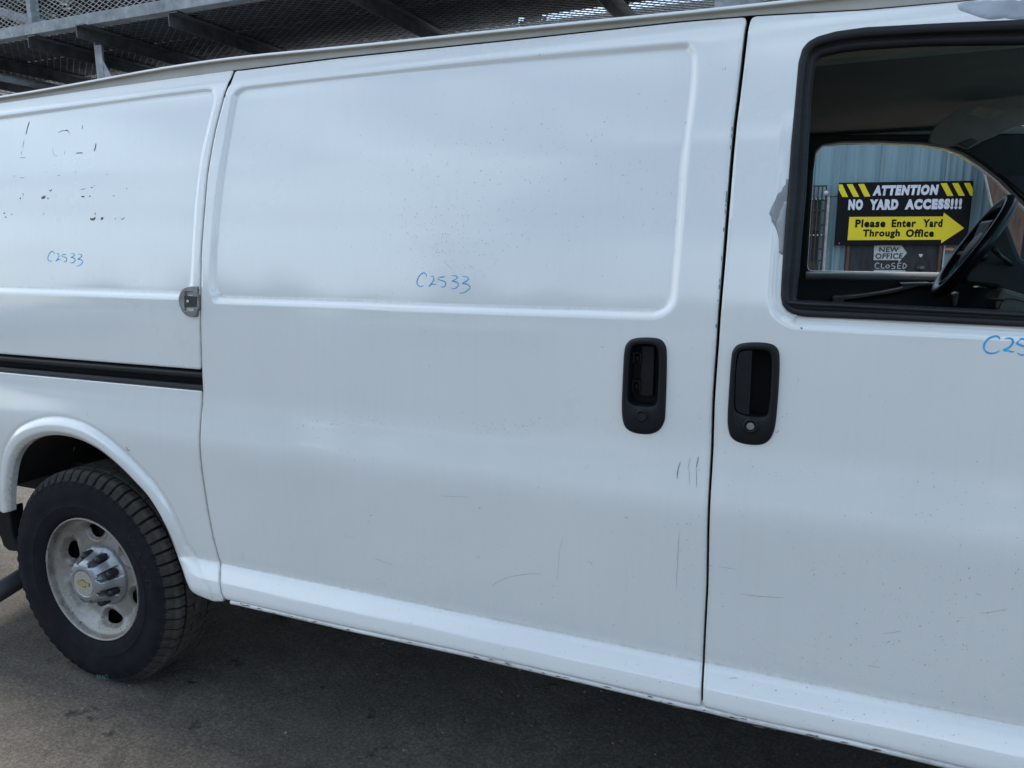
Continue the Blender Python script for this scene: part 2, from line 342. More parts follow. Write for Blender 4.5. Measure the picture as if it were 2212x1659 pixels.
def chamfer(P, r=.012, n=4):
    """round the corners of an outline"""
    P = np.array(P, float); o = []
    for i in range(len(P)):
        a, b, c = P[i-1], P[i], P[(i+1) % len(P)]; u, v = a-b, c-b; lu, lv = np.linalg.norm(u), np.linalg.norm(v)
        if lu < 1e-6 or lv < 1e-6: o.append(b); continue
        cs = (u@v)/(lu*lv)
        if cs > -.5:
            k = min(r, lu*.45, lv*.45); p, q = b+u/lu*k, b+v/lv*k
            for t in np.linspace(0, 1, n): o.append((1-t)**2*p+2*t*(1-t)*b+t*t*q)
        else: o.append(b)
    return np.array(o)
G2T, G2B = .0045, .003
def gap2(z): return np.interp(z, [.45, 1.9], [.0038, .0052])
def door_outline():
    zs = np.linspace(.47, 1.93, 60)
    xl = sx(s1, .445)+.004; xr = sx(s2, .45)-.004
    L = [(sx(s1, z)+.0036, z) for z in np.linspace(zbot(xl), ztop(sx(s1, 1.95))-.001, 70)][::-1]
    xs = np.linspace(L[-1][0]+.02, xr-.004, 40); Bm = [(x, zbot(x)) for x in xs]
    Rr = [(sx(s2, z)-gap2(z), z) for z in np.linspace(zbot(xr), ztop(sx(s2, 1.93))-.003, 70)]
    T = [(x, ztop(x)-.003) for x in np.linspace(Rr[-1][0]-.02, L[0][0]+.02, 40)]
    return chamfer(L+Bm+Rr+T, .014)
DOOR = door_outline()
WX = 1.06                                       # forward end of the front door
def fdoor_outline():
    L = [(sx(s2, z)+gap2(z), z) for z in np.linspace(zbot(-.19), ztop(-.18)-.003, 70)][::-1]
    Bm = [(x, zbot(x)) for x in np.linspace(-.15, WX, 30)]
    Rr = [(WX, .8), (WX, 1.30), (1.05, 1.44), (.92, 1.72), (.80, 1.88)]
    T = [(x, min(ztop(x), 1.955)-.003) for x in np.linspace(.72, -.14, 30)]
    return chamfer(L+Bm+Rr+T, .014)
FDOOR = fdoor_outline()
WIN_O = SP([(2212, 40), (2052.6, 47), (1870, 57), (1805, 66), (1766, 77), (1745, 88.5), (1732, 104), (1723, 135), (1716.7, 208), (1707.6, 312), (1706, 340), (1701, 418), (1693, 522), (1687, 613.5), (1686, 640), (1690, 660), (1700, 672), (1717, 681), (1740, 685), (1948.5, 694), (2212, 707)])
_zb, _zt = WIN_O[-1][1], WIN_O[0][1]
WIN_O = chamfer(list(WIN_O)+[(.70, _zb-.004), (1.00, _zb), (1.01, _zb+.05), (.87, 1.66), (.75, 1.82), (.66, _zt-.012), (.5, _zt-.002)], .02)
WIN_I = SP([(2212, 90), (2000, 93), (1870, 101), (1818, 107), (1774, 117), (1762, 127.6), (1759, 146), (1754.5, 182), (1748, 286), (1741, 420), (1733, 500), (1726, 590), (1720, 640), (1719, 649), (1731, 650), (1948, 661), (2212, 674)])
_ib, _it = WIN_I[-1][1], WIN_I[0][1]
WIN_I = chamfer(list(WIN_I)+[(.70, _ib-.002), (.955, _ib), (.955, _ib+.03), (.82, 1.65), (.71, 1.79), (.63, _it-.012), (.5, _it-.001)], .012)
STAMP = SP(spline([(737, 172), (547, 193), (524, 197), (512, 206), (507, 220), (493, 300), (477, 400), (467, 500), (463, 553), (462, 612), (465, 630), (474, 639), (490, 643), (737, 650), (864, 655), (1094, 663.5), (1380, 671), (1415, 670), (1436, 660), (1446, 640), (1450, 600), (1457, 520), (1465.6, 403), (1468, 365), (1476.6, 292), (1484, 231), (1490, 182), (1492, 136), (1489, 118), (1476, 108), (1447, 107), (1104, 135)], 3, True))
_l = S(0, 258); _l2 = S(0, 621)
QSTAMP = np.array([(-3.22, _l2[1]), (-3.22, _l[1]-.015)]+SP([(0, 258), (333, 213), (440, 200), (453, 201), (458, 208), (457, 222), (447, 260), (430, 333), (417, 433), (410, 553), (407, 612), (402, 628), (390, 633), (233, 628), (0, 621)]))
ARCH = SP(spline([(21.5, 1104), (22, 1060), (28, 1010), (40, 978), (60, 956), (93, 942), (127, 939), (167, 947), (200, 962), (233, 985), (267, 1015), (300, 1049), (320, 1071), (344, 1108), (364, 1149), (381, 1194), (395, 1232), (405, 1261), (414, 1277), (428, 1286)], 3))
_qz = S(470, 1298)
QB = [(sx(s1, .44)-.0036, _qz[1]-.002)]
ARCHP = np.array(list(ARCH)+[(ARCH[-1][0], .2), (ARCH[0][0], .2)])
TR_T, TR_B = S(300, 787), S(300, 833); TZT, TZB = TR_T[1], TR_B[1]
print('track', TZT, TZB, 'win', _zb, _zt, 'arch', ARCH[0], ARCH[-1])
TRACK = np.array([(-3.45, TZB), (-1.5, TZB), (-1.5, TZT), (-3.45, TZT)])
def q_outline():
    Rr = [(sx(s1, z)-.0036, z) for z in np.linspace(_qz[1]+.004, ztop(-1.55), 70)]
    T = [(x, ztop(x)+.002) for x in np.linspace(Rr[-1][0]-.01, -3.38, 40)]
    Lf = [(-3.45, 1.6), (-3.46, 1.1), (-3.45, .60)]
    Bm = [(-3.0, .575), (ARCH[0][0]-.03, .572), (ARCH[0][0], ARCH[0][1])]
    return np.array(Rr+T+Lf+Bm+[(ARCH[0][0]+.002, .3), (ARCH[-1][0]-.002, .3), (ARCH[-1][0]-.001, ARCH[-1][1]), (ARCH[-1][0]+.06, ARCH[-1][1]-.008)])
QUART = None
def plaindoor_stamp(X, Z, poly, depth=.010, width=.022):
    d, _, _ = sdf(poly, np.stack([X, Z], 1)); return depth*sm((d+width)/width), d
def ysurf(X, Z, feats):
    Y = ybase(X, Z).astype(float); g = np.zeros(len(X))
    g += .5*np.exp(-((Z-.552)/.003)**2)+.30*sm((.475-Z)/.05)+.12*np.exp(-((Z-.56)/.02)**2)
    for kind, poly in feats:
        d, near, nn = sdf(poly, np.stack([X, Z], 1))
        if kind == 'stamp':
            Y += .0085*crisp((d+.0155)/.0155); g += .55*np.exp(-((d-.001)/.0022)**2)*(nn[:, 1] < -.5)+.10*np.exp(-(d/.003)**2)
        elif kind == 'window':
            Y += .008*crisp((d+.024)/.016)*np.clip((1.75-near[:, 1])/.3, 0, 1)
        elif kind == 'arch':
            dd = -d; t = np.clip(1-dd/.058, 0, 1); fade = np.clip((Z-.50)/.16, np.where(X > -2.1, 0.0, .25), 1)
            Y -= fade*(.0115*np.sin(np.clip(t/.45, 0, 1)*math.pi/2)**1.3-.0022*np.exp(-((dd-.058)/.006)**2))-fade*.011*sm((t-.72)/.28)
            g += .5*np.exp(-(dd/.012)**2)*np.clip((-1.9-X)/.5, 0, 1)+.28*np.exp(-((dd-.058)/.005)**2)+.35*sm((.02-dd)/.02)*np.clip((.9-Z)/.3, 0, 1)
    return Y, g
def panel(name, outline, holes, feats, material, parent, res=.005, off=0., lip=(.0013, .0017, .022), grime=True):
    outline = ccw(outline); lo, hi = outline.min(0)-res, outline.max(0)+res
    xs = np.arange(lo[0], hi[0]+res, res); zs = np.arange(lo[1], hi[1]+res, res); nx, nz = len(xs), len(zs)
    Q = np.stack(np.meshgrid(xs, zs, indexing='ij'), -1).reshape(-1, 2)
    d, near, nn = sdf(outline, Q, 9)
    for h in holes:
        shr = 0
        if isinstance(h, tuple): h, shr = h
        dh, nh, hn = sdf(h, Q, .03); dh = dh-shr; nh = nh-hn*shr; dh = np.where(dh < -1, -9, dh); m = -dh < d
        d = np.where(m, -dh, d); near[m] = nh[m]; nn[m] = -hn[m]
    Fq = grid_faces(nx, nz); cen = d[Fq].mean(1); keep = Fq[cen > 0]
    used = np.zeros(len(Q), bool); used[keep.ravel()] = True
    e = np.concatenate([keep[:, [0, 1]], keep[:, [1, 2]], keep[:, [2, 3]], keep[:, [3, 0]]]); key = np.sort(e, 1); k = key[:, 0]*len(Q)+key[:, 1]
    uq, inv, cnt = np.unique(k, return_inverse=True, return_counts=True); be = e[cnt[inv] == 1]
    bv = np.unique(be); P = Q.copy(); P[bv] = near[bv]
    Y, g = ysurf(P[:, 0], P[:, 1], feats); Y = Y+off
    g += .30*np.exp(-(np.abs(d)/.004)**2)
    # lip rings
    mapi = -np.ones(len(Q), int); mapi[bv] = np.arange(len(bv)); nb = len(bv)
    V = [np.stack([P[:, 0], Y, P[:, 1]], 1)]; a, b2, dep = lip
    for o1, o2 in ((a, a), (b2, .004), (b2, dep)):
        V.append(np.stack([P[bv, 0]+nn[bv, 0]*o1, Y[bv]+o2, P[bv, 1]+nn[bv, 1]*o1], 1))
    V = np.concatenate(V); n0 = len(Q); F = [keep]
    for r in range(3):
        A = be if r == 0 else mapi[be]+n0+(r-1)*nb; Bq = mapi[be]+n0+r*nb
        F.append(np.stack([A[:, 1], A[:, 0], Bq[:, 0], Bq[:, 1]], 1))
    F = np.concatenate(F); used = np.unique(F); rm = -np.ones(len(V), int); rm[used] = np.arange(len(used))
    G = np.concatenate([g, np.tile(np.full(nb, .5), 3)])[used]
    F = rm[F]; F = F[:, ::-1] if False else F
    me = npmesh(name, V[used], F)
    if len(me.vertices) == len(G):
        at = me.attributes.new('grime', 'FLOAT', 'POINT'); at.data.foreach_set('value', np.clip(G, 0, 1).astype(np.float32) if grime else np.zeros(len(G), np.float32))
    return link(name, me, material, parent)

van = empty('van', (-.6, 1.0, 0), 'white cargo van with black door handles and blue C2533 marks, parked in the yard', 'van')
# handle plates: traced outlines
def roundrect(pts): return SP(spline(pts, 4, True))
H1 = roundrect([(1352, 745), (1366, 732), (1395, 728.5), (1425, 732), (1438, 746), (1441, 768), (1440.5, 820), (1438, 890), (1435, 912), (1424, 930), (1404, 938.5), (1375, 937), (1355, 928), (1346, 912), (1343, 880), (1346, 800), (1348, 765)])
H2 = roundrect([(1583, 757), (1597, 743), (1630, 739), (1664, 742), (1680, 753), (1684.5, 775), (1683, 830), (1677, 905), (1671, 935), (1660, 953), (1640, 962), (1604, 959), (1580, 946), (1572, 920), (1572, 885), (1576, 820), (1579, 780)])
H1I = roundrect([(1364, 757), (1370, 746), (1382, 743.5), (1408, 744.5), (1418, 750), (1423, 762), (1424, 790), (1421, 850), (1418, 870), (1408, 877), (1384, 876), (1367, 873), (1358, 862), (1358, 840), (1361, 780)])
H2I = roundrect([(1593, 772), (1600, 758), (1615, 755), (1650, 756), (1663, 764), (1667, 785), (1664, 850), (1659, 890), (1650, 899), (1625, 899), (1600, 893), (1589, 884), (1587, 865), (1589, 810)])
sliding_door = panel('side_door', DOOR, [(H1, .010)], [('stamp', STAMP)], PAINT, van)
tag(sliding_door, 'large white side door with recessed panel and handle with empty lock hole')
front_door = panel('front_door', FDOOR, [(H2, .010), (WIN_O, .007)], [('window', WIN_O)], PAINT, van); tag(front_door, 'white front door with black framed open window')
quarter = panel('rear_side_panel', q_outline(), [ARCHP, TRACK], [('stamp', QSTAMP), ('arch', ARCHP)], PAINT, van)
tag(quarter, 'white rear side panel around the wheel arch with track channel')

# inner shell behind the gaps
SH = chamfer([(-3.44, .60), (-2.75, .62), (-2.72, 1.0), (-1.72, 1.0), (-1.70, .44), (WX, .44), (WX, 1.32), (.80, 1.86), (.75, 1.93), (-3.40, 1.93)], .05)
inner = panel('inner_body_side', SH, [(WIN_I, -.035)], [], RUBBER, van, res=.03, off=.042, grime=False)

# window frame: rings from outer to inner outline
def ring_frame(name, A, Bp, prof, material, parent, n=420):
    def resamp(P, n):
        P = np.vstack([P, P[:1]]); L = np.r_[0, np.cumsum(np.linalg.norm(np.diff(P, axis=0), axis=1))]; s = np.linspace(0, L[-1], n, endpoint=False)
        return np.stack([np.interp(s, L, P[:, 0]), np.interp(s, L, P[:, 1])], 1)
    A = resamp(np.array(ccw(A)), n); dn, near, _ = sdf(Bp, A, 9)
    B2 = near
    V = []
    for t, yo in prof:
        Pt = A*(1-t)+B2*t if t <= 1 else B2
        V.append(np.stack([Pt[:, 0], ybase(Pt[:, 0], Pt[:, 1])+yo, Pt[:, 1]], 1))
    m = len(prof); V = np.stack(V, 1).reshape(-1, 3)
    return link(name, npmesh(name, V, grid_faces(n, m, True, False)[:, ::-1]), material, parent)
fr = ring_frame('window_frame', WIN_O, WIN_I, [(-.02, .014), (0, .004), (.05, -.001), (.15, -.003), (.42, -.002), (.50, .003), (.53, .016), (.60, .017), (.72, .015), (.86, .018), (.95, .022), (1, .028), (.97, .032), (.85, .036), (.55, .045)], GREYPL, front_door)
# belt moulding ridge
mb = MB()
def strip(pts, prof, x0ext=0):
    """sweep profile (dy,dz) along list of (x,y,z)"""
    V = [(x, y+dy, z+dz) for (x, y, z) in pts for dy, dz in prof]
    return V, grid_faces(len(pts), len(prof))
bl = [S(x, y) for x, y in ((1700, 655), (1740, 659), (1830, 663), (1948, 669), (2080, 676), (2212, 683))]+[(.6, _zb+.024), (.95, _zb+.024)]
V, F = strip([(x, float(ybase(x, z))-.003, z) for x, z in bl], [(.006, .006), (-.002, .005), (-.0035, .002), (-.002, -.001), (.002, -.002)])
link('window_sill_strip', npmesh('window_sill_strip', V, F), GREYPL, front_door)

# handles
def plate(name, outer, inner, parent):
    return ring_frame(name, outer, inner, [(-.02, .012), (0, .001), (.06, -.004), (.22, -.0075), (.5, -.009), (.85, -.008), (.97, -.006), (1, -.002), (1, .045)], PLASTIC, parent, 300)
def disc_at(name, x, y, r, yo, depth, material, parent, n=28, z2=1.0, hole=None):
    X, Z = S(x, y); Y = float(ybase(X, Z))+yo; mb = MB()
    A = [(X+r*math.cos(a), Z+r*z2*math.sin(a)) for a in np.linspace(0, 2*math.pi, n, endpoint=False)]
    if hole:
        Bq = [(X+hole*math.cos(a), Z+hole*z2*math.sin(a)) for a in np.linspace(0, 2*math.pi, n, endpoint=False)]
        Vv = [(x_, Y+.003, z_) for x_, z_ in A]+[(X+(x_-X)*.9, Y-.001, Z+(z_-Z)*.9) for x_, z_ in A]+[(X+(x_-X)*1.12, Y-.001, Z+(z_-Z)*1.12) for x_, z_ in Bq]+[(x_, Y+.001, z_) for x_, z_ in Bq]+[(x_, Y+depth, z_) for x_, z_ in Bq]
        o = link(name, npmesh(name, Vv, np.vstack([np.array([(k*n+i, (k)*n+(i+1) % n, (k+1)*n+(i+1) % n, (k+1)*n+i) for i in range(n)]) for k in range(4)])), material, parent)
        return o
    mb.prism(A, Y, Y+depth); return mb.build(name, material, parent, bevel=.0008)
def recess(name, outline, parent, depth, material):
    X, Z = np.array(outline)[:, 0], np.array(outline)[:, 1]; y = float(np.mean(ybase(X, Z)))+depth
    mb = MB(); mb.prism(np.array(outline)*1.0, y, y+.004); return mb.build(name, material, parent)
plate('handle_bezel', H1, H1I, sliding_door); plate('handle_bezel', H2, H2I, front_door)
recess('handle_recess', H1I, sliding_door, .040, PLASTIC); recess('handle_recess', H2I, front_door, .045, PLASTIC)
# side door: paddle missing: inner ledge and two clips are bare
def slab(name, pts, y0, t, material, parent, bevel=.002, world=False):
    P = [(aty(x, y, y0)[0], aty(x, y, y0)[2]) for x, y in pts] if not world else pts
    mb = MB(); mb.prism(P, y0, y0+t); return mb.build(name, material, parent, bevel=bevel)
slab('handle_pocket', [(1386, 746), (1413, 747), (1414, 758), (1411, 853), (1406, 857), (1382, 855)], .034, .016, PLASTIC, sliding_door)
for (xa, ya) in ((1372, 765), (1370, 825)):
    mb = MB(); c = aty(xa+5, ya+8, .030)
    mb.box((c[0]-.011, .030, c[2]-.012), (c[0]-.006, .045, c[2]+.012)); mb.box((c[0]+.005, .030, c[2]-.012), (c[0]+.009, .045, c[2]+.012)); mb.box((c[0]-.006, .032, c[2]+.008), (c[0]+.005, .045, c[2]+.012)); mb.box((c[0]-.002, .028, c[2]-.006), (c[0]+.003, .045, c[2]+.004))
    mb.build('handle_clip', RUBBER, sliding_door)
disc_at('lock_hole_ring', 1388, 895.5, .0140, -.0125, .03, PLASTIC, sliding_door, hole=.0078)
disc_at('lock_hole', 1388, 896, .0085, -.0100, .003, UNDER, sliding_door)
disc_at('lock_ring', 1622, 918, .0165, -.0120, .03, PLASTIC, front_door, hole=.0095)
disc_at('lock_cylinder', 1622, 918.5, .0078, -.0122, .02, ZINC, front_door)
pd = SP(spline([(1598, 762), (1606, 757.5), (1625, 756.5), (1625, 760), (1622, 830), (1618.5, 889), (1617, 894.5), (1601, 891), (1591, 883), (1589, 860), (1591, 800), (1595, 772)], 3, True))
Xp = np.array(pd); yp = float(np.mean(ybase(Xp[:, 0], Xp[:, 1])))
mb = MB(); mb.prism(Xp, yp-.006, yp+.012); o = mb.build('handle_paddle', PLASTIC, front_door, bevel=.003)

# marker writing and other marks: thin ribbons lying on the surface
def surf3(X, Z, feats, off):
    Y, _ = ysurf(np.array([X]), np.array([Z]), feats); return (X, float(Y[0])-off, Z)
def ribbons(name, lines, material, parent, feats=(), width=.0026, off=.0005, fn=None, sp=True, taper=True):
    V, F = [], []
    for ln in lines:
        wv = width
        if isinstance(ln, tuple): ln, wv = ln; wv = wv*(.62 if name == 'scratch' else .70)
        P = np.array([fn(*p) if fn else S(*p) for p in ln]); P = spline(P, 5) if (sp and len(P) > 2) else P
        if len(P) == 2: P = np.linspace(P[0], P[1], 6)
        T = np.gradient(P, axis=0); T /= np.linalg.norm(T, axis=1)[:, None]+1e-12; Nn = np.stack([-T[:, 1], T[:, 0]], 1); k = len(V); m = len(P)
        Y, _ = ysurf(P[:, 0], P[:, 1], feats)
        for i, (p, nrm) in enumerate(zip(P, Nn)):
            u = i/(m-1); ww = wv*.5*((.45+.55*min(1, 4*u, 4*(1-u))) if taper else 1)*random.uniform(.85, 1.15)
            for s in (-1, 1):
                q = p+nrm*s*ww; V.append((q[0], float(Y[i])-off, q[1]))
        F += [(k+2*i, k+2*i+1, k+2*i+3, k+2*i+2) for i in range(m-1)]
    o = link(name, npmesh(name, V, F), material, parent)
    if name != 'marker_writing': tag(o, kind='stuff')
    return o
def c8(x, y): return (864+x*.10416, 564.5+y*.10416)
W1 = [[(520, 325), (505, 270), (455, 240), (380, 290), (320, 400), (325, 480), (385, 525), (455, 505)],
      [(600, 318), (640, 305), (668, 350), (650, 420), (568, 525), (625, 480), (680, 475), (735, 490)],
      [(900, 322), (780, 335)], [(775, 338), (755, 365), (800, 395), (870, 410), (915, 450), (895, 520), (850, 540), (812, 515)],
      [(1035, 300), (1100, 300), (1165, 330), (1120, 375), (1050, 415), (1120, 425), (1180, 470), (1150, 540), (1070, 575), (1020, 545)],
      [(1268, 322), (1330, 322), (1397, 360), (1340, 415), (1262, 462), (1350, 475), (1420, 530), (1380, 600), (1280, 655), (1200, 665)]]
ribbons('marker_writing', [[c8(*p) for p in l] for l in W1], BLUE, sliding_door, [('stamp', STAMP)], .0026)
# second writing: same hand, smaller, on the rear panel
def mapw(l, x0, y0, s, sy): return [(x0+(x-310)*s, y0+(y-240)*sy) for x, y in l]
ribbons('marker_writing', [mapw(l, 97.5, 543, .0685, .076) for l in W1], BLUE, quarter, [('stamp', QSTAMP)], .0028)
def c6(x, y): return (2039.2+x*.0781, 679.7+y*.0781)
W3 = [[(1525, 680), (1530, 630), (1470, 595), (1370, 600), (1240, 660), (1140, 770), (1100, 880), (1130, 990), (1230, 1060), (1370, 1065), (1480, 1030), (1535, 985)],
      [(1690, 665), (1760, 645), (1840, 655), (1905, 720), (1880, 820), (1790, 910), (1650, 985), (1770, 995), (1860, 1025), (1945, 1020)],
      [(2090, 665), (2350, 675)], [(2115, 710), (2050, 740), (2015, 790), (2080, 830), (2220, 880), (2340, 940), (2330, 1050), (2200, 1110), (2110, 1110), (2030, 1050)],
      [(2540, 700), (2680, 690), (2760, 740), (2640, 850), (2780, 900), (2800, 1040), (2660, 1120), (2520, 1090)], [(2960, 720), (3100, 710), (3180, 760), (3060, 870), (3200, 920), (3220, 1060), (3080, 1140), (2940, 1110)]]
ribbons('marker_writing', [[c6(*p) for p in l] for l in W3], BLUE, front_door, [], .0034)
# old decal residue and chips on the rear panel
def c4(x, y): return (x*.17361, 230.4+y*.17361)
RES = [([(335, 180), (310, 260), (290, 345)], .005), ([(268, 415), (250, 510)], .0022), ([(240, 550), (230, 590)], .002), ([(215, 633), (288, 630)], .002),
       ([(692, 325), (730, 300), (790, 293), (820, 300), (832, 340)], .0022), ([(785, 291), (812, 291)], .005), ([(1002, 225), (990, 280)], .0022), ([(1163, 452), (1158, 500), (1140, 550)], .006),
       ([(918, 576), (960, 572), (1000, 572)], .0045), ([(630, 505), (628, 560), (650, 598), (685, 608)], .0014), ([(780, 552), (772, 585)], .0016), ([(215, 883), (275, 881)], .0016),
       ([(690, 853), (715, 854)], .002), ([(222, 1125), (220, 1150)], .006), ([(240, 1080), (262, 1085), (258, 1120)], .0018), ([(578, 1035), (598, 1048), (615, 1025)], .0035), ([(12, 1330), (32, 1318)], .005),
       ([(28, 1372), (50, 1374)], .005), ([(108, 1340), (122, 1338)], .005), ([(505, 1345), (522, 1320)], .002), ([(970, 1028), (1010, 1022), (1035, 1012)], .0018), ([(1100, 998), (1125, 1010)], .004),
       ([(1300, 835), (1306, 845)], .004), ([(980, 1115), (1020, 1118)], .006), ([(1075, 1112), (1100, 1112)], .004), ([(1372, 1107), (1395, 1108)], .003), ([(1548, 1008), (1548, 1026)], .003), ([(138, 862), (155, 860)], .002), ([(540, 800), (545, 812)], .002), ([(907, 800), (907, 820)], .0018)]
ribbons('decal_residue', [([c4(*p) for p in l], w_) for l, w_ in RES], DARKMARK, quarter, [('stamp', QSTAMP)], sp=True)
CH = [([(485, 1138), (510, 1130), (533, 1118)], .0125), ([(555, 1140), (575, 1138)], .004), ([(1090, 1388), (1110, 1402), (1140, 1398), (1158, 1375)], .010), ([(1225, 1402), (1255, 1380)], .010), ([(1152, 1318), (1154, 1340)], .006), ([(1470, 1395), (1500, 1398), (1518, 1375)], .003), ([(1400, 1392), (1412, 1392)], .004)]
ribbons('paint_chip', [([c4(*p) for p in l], w_) for l, w_ in CH], CHIP, quarter, [('stamp', QSTAMP)])
# scratches on the side door by the gap, above the sill
def c1(x, y): return (1290+x*.2083, 680+y*.2083)
SCR = [([(965, 1480), (938, 1605)], .0013), ([(1052, 1470), (1028, 1585)], .0042), ([(865, 1520), (840, 1600), (825, 1659)], .003), ([(1055, 1595), (1058, 1612)], .0015), ([(840, 1600), (828, 1700)], .0035), ([(975, 355), (985, 345)], .0016), ([(40, 332), (68, 336)], .0018),
       ([(1055, 1072), (1080, 1082)], .0012), ([(805, 150), (825, 156)], .0014), ([(1843, 1217), (1872, 1215), (1880, 1195)], .0016), ([(2090, 662), (2085, 695)], .001), ([(595, 1575), (540, 1600)], .001)]
SCR2 = [([(1737.0+0, 0), (0, 0)], 0)]
def c3(x, y): return (737.3+x*.3333, 1106+y*.3333)
SCD = [([(975, 480), (1060, 430), (1200, 402), (1300, 402)], .0013), ([(210, 298), (270, 320), (340, 348)], .0011), ([(1440, 160), (1420, 230), (1408, 330), (1400, 450)], .0007), ([(1590, 320), (1620, 328), (1625, 350)], .0013), ([(2190, 120), (2170, 500)], .0012), ([(190, 22), (198, 22)], .005), ([(870, 283), (905, 296)], .0009)]
ribbons('scratch', [([c1(*p) for p in l], w_) for l, w_ in SCR[:8]]+[([c3(*p) for p in l], w_) for l, w_ in SCD]+[([(1560, 146), (1563, 152)], .001), ([(1567, 145), (1566, 153)], .0015), ([(950, 1071), (1015, 1074)], .001), ([(1035, 1098), (1038, 1098)], .004), ([(1488, 1010), (1490, 1045)], .001), ([(1504, 1010), (1505, 1052)], .002), ([(1350, 1117), (1356, 1119)], .003)], SCRM, sliding_door, [('stamp', STAMP)])
def c5(x, y): return (1474.7+x*.3333, 1106+y*.3333)
SCF = [([(380, 530), (500, 546), (655, 555)], .0012), ([(1200, 993), (1270, 1008)], .0014), ([(168, 343), (195, 348)], .0016), ([(230, 352), (350, 372)], .001), ([(302, 1080), (325, 1075), (355, 1075)], .002), ([(1900, 528), (1930, 538)], .0014), ([(1925, 656), (2020, 645), (2110, 628)], .0009), ([(1850, 364), (1858, 364)], .004), ([(848, 404), (854, 408)], .004), ([(1748, 1234), (1756, 1234)], .004), ([(600, 1155), (608, 1158)], .005), ([(968, 1350), (980, 1353)], .004), ([(1172, 1310), (1182, 1311)], .003), ([(1295, 466), (1303, 466)], .003), ([(1402, 492), (1415, 494)], .003), ([(1290, 785), (1360, 782), (1420, 768)], .0008)]
ribbons('scratch', [([c5(*p) for p in l], w_) for l, w_ in SCF]+[([c1(*p) for p in l], w_) for l, w_ in SCR[9:11]]+[([(1730, 707), (1733, 711)], .005)], SCRM, front_door, [])
ribbons('scratch', [([(159, 1063-90), (162, 966)], .0015), ([(272.5, 965), (276, 972), (281, 974)], .004), ([(188, 887), (189, 900)], .0008)], CHIP, quarter, [('arch', ARCHP)])
# small paint flecks, gathered where the photo shows them
def flecks(name, groups, parent, feats, material):
    V, F = [], []
    for cx, cy, sx_, sy_, n in groups:
        for _ in range(int(n*.62)):
            x, y = random.gauss(cx, sx_), random.gauss(cy, sy_)
            X, Z = S(x, y)
            if parent is sliding_door and not (sx(s1, Z)+.02 < X < sx(s2, Z)-.015 and .46 < Z < 1.93): continue
            if parent is front_door and not (X > sx(s2, Z)+.015 and .47 < Z < 1.30): continue
            if parent is quarter and not (X < sx(s1, Z)-.01 and 1.16 < Z < 1.85): continue
            Y, _g = ysurf(np.array([X]), np.array([Z]), feats); yy = float(Y[0])-.0006; a = random.gauss(1.2, .5); l = random.choice([.0008, .001, .0014, .0022])*random.uniform(.7, 1.3); h = random.uniform(.0004, .0009)
            k = len(V); c, s_ = math.cos(a), math.sin(a); V += [(X-c*l, yy, Z-s_*l), (X+s_*h, yy, Z-c*h), (X+c*l, yy, Z+s_*l), (X-s_*h, yy, Z+c*h)]; F.append((k, k+1, k+2, k+3))
    o = link(name, npmesh(name, V, F), material, parent, False); tag(o, kind='stuff')
FLK = mat('fleck_grey', (.33, .325, .32), .7, var=.4, scale=50)
flecks('paint_flecks', [(1000, 470, 130, 110, 420), (960, 520, 45, 40, 160), (1200, 330, 130, 90, 130), (880, 420, 160, 120, 120), (1090, 925, 55, 10, 90), (730, 915, 60, 12, 110), (800, 950, 150, 40, 60), (1360, 400, 60, 120, 60), (1100, 1180, 260, 110, 110), (1480, 1180, 30, 160, 50), (640, 1260, 120, 12, 50), (1100, 1360, 250, 40, 90), (1300, 1470, 140, 25, 80)], sliding_door, [('stamp', STAMP)], FLK)
flecks('paint_flecks', [(1650, 300, 30, 120, 25), (1650, 1000, 60, 90, 40), (1900, 1250, 200, 120, 200), (2050, 1400, 150, 70, 160), (1750, 1440, 120, 50, 90), (1900, 1560, 180, 30, 90), (2100, 1100, 90, 90, 50), (1668, 460, 8, 60, 25)], front_door, [], FLK)
flecks('paint_flecks', [(200, 400, 140, 60, 60), (120, 440, 110, 50, 40), (250, 590, 130, 10, 20)], quarter, [('stamp', QSTAMP)], FLK)
EC = []
for zc in np.concatenate([rng.uniform(1.30, 1.62, 12), rng.uniform(1.62, 1.8, 3)]):
    zc += random.uniform(-.012, .012); xx_ = sx(s2, zc)-gap2(zc)+.0004; EC.append(([(xx_, zc), (xx_-.0004, zc+random.uniform(.003, .012))], random.uniform(.0014, .0030)))
ribbons('edge_chips', EC, STEELD, sliding_door, [('stamp', STAMP)], fn=lambda x, y: (x, y), taper=True, off=.0006)
# peeled paint
def patch(name, poly, feats, material, parent, res=.006, off=-.0007):
    P = np.array(SP(poly)); Q = []
    for i in range(len(P)):
        a, b = P[i], P[(i+1) % len(P)]; m = max(1, int(np.linalg.norm(b-a)/.007))
        for k in range(m): Q.append(a+(b-a)*k/m+rng.normal(size=2)*.0011*(res > .003))
    return panel(name, np.array(Q), [], feats, material, parent, res, off, lip=(.0001, .0002, .0006), grime=False)
def cw(x, y): return (1636+x*.2604, 288+y*.2604)
patch('peeled_paint', [cw(*p) for p in [(262, 312), (248, 330), (245, 375), (235, 420), (215, 437), (200, 470), (170, 500), (150, 545), (130, 590), (112, 640), (100, 668), (112, 690), (118, 730), (145, 760), (155, 800), (175, 830), (178, 880), (185, 930), (180, 985), (195, 1008), (222, 1000), (268, 480)]], [('window', WIN_O)], PRIMER, front_door)
patch('primer_edge', [cw(*p) for p in [(244, 470), (215, 590), (190, 640), (175, 690), (155, 745), (165, 800), (178, 870), (186, 930), (184, 975), (222, 985), (252, 480)]], [('window', WIN_O)], PRIMER2, front_door, off=-.0012)
def ct(x, y): return (1636+x*.2604, y*.2604)
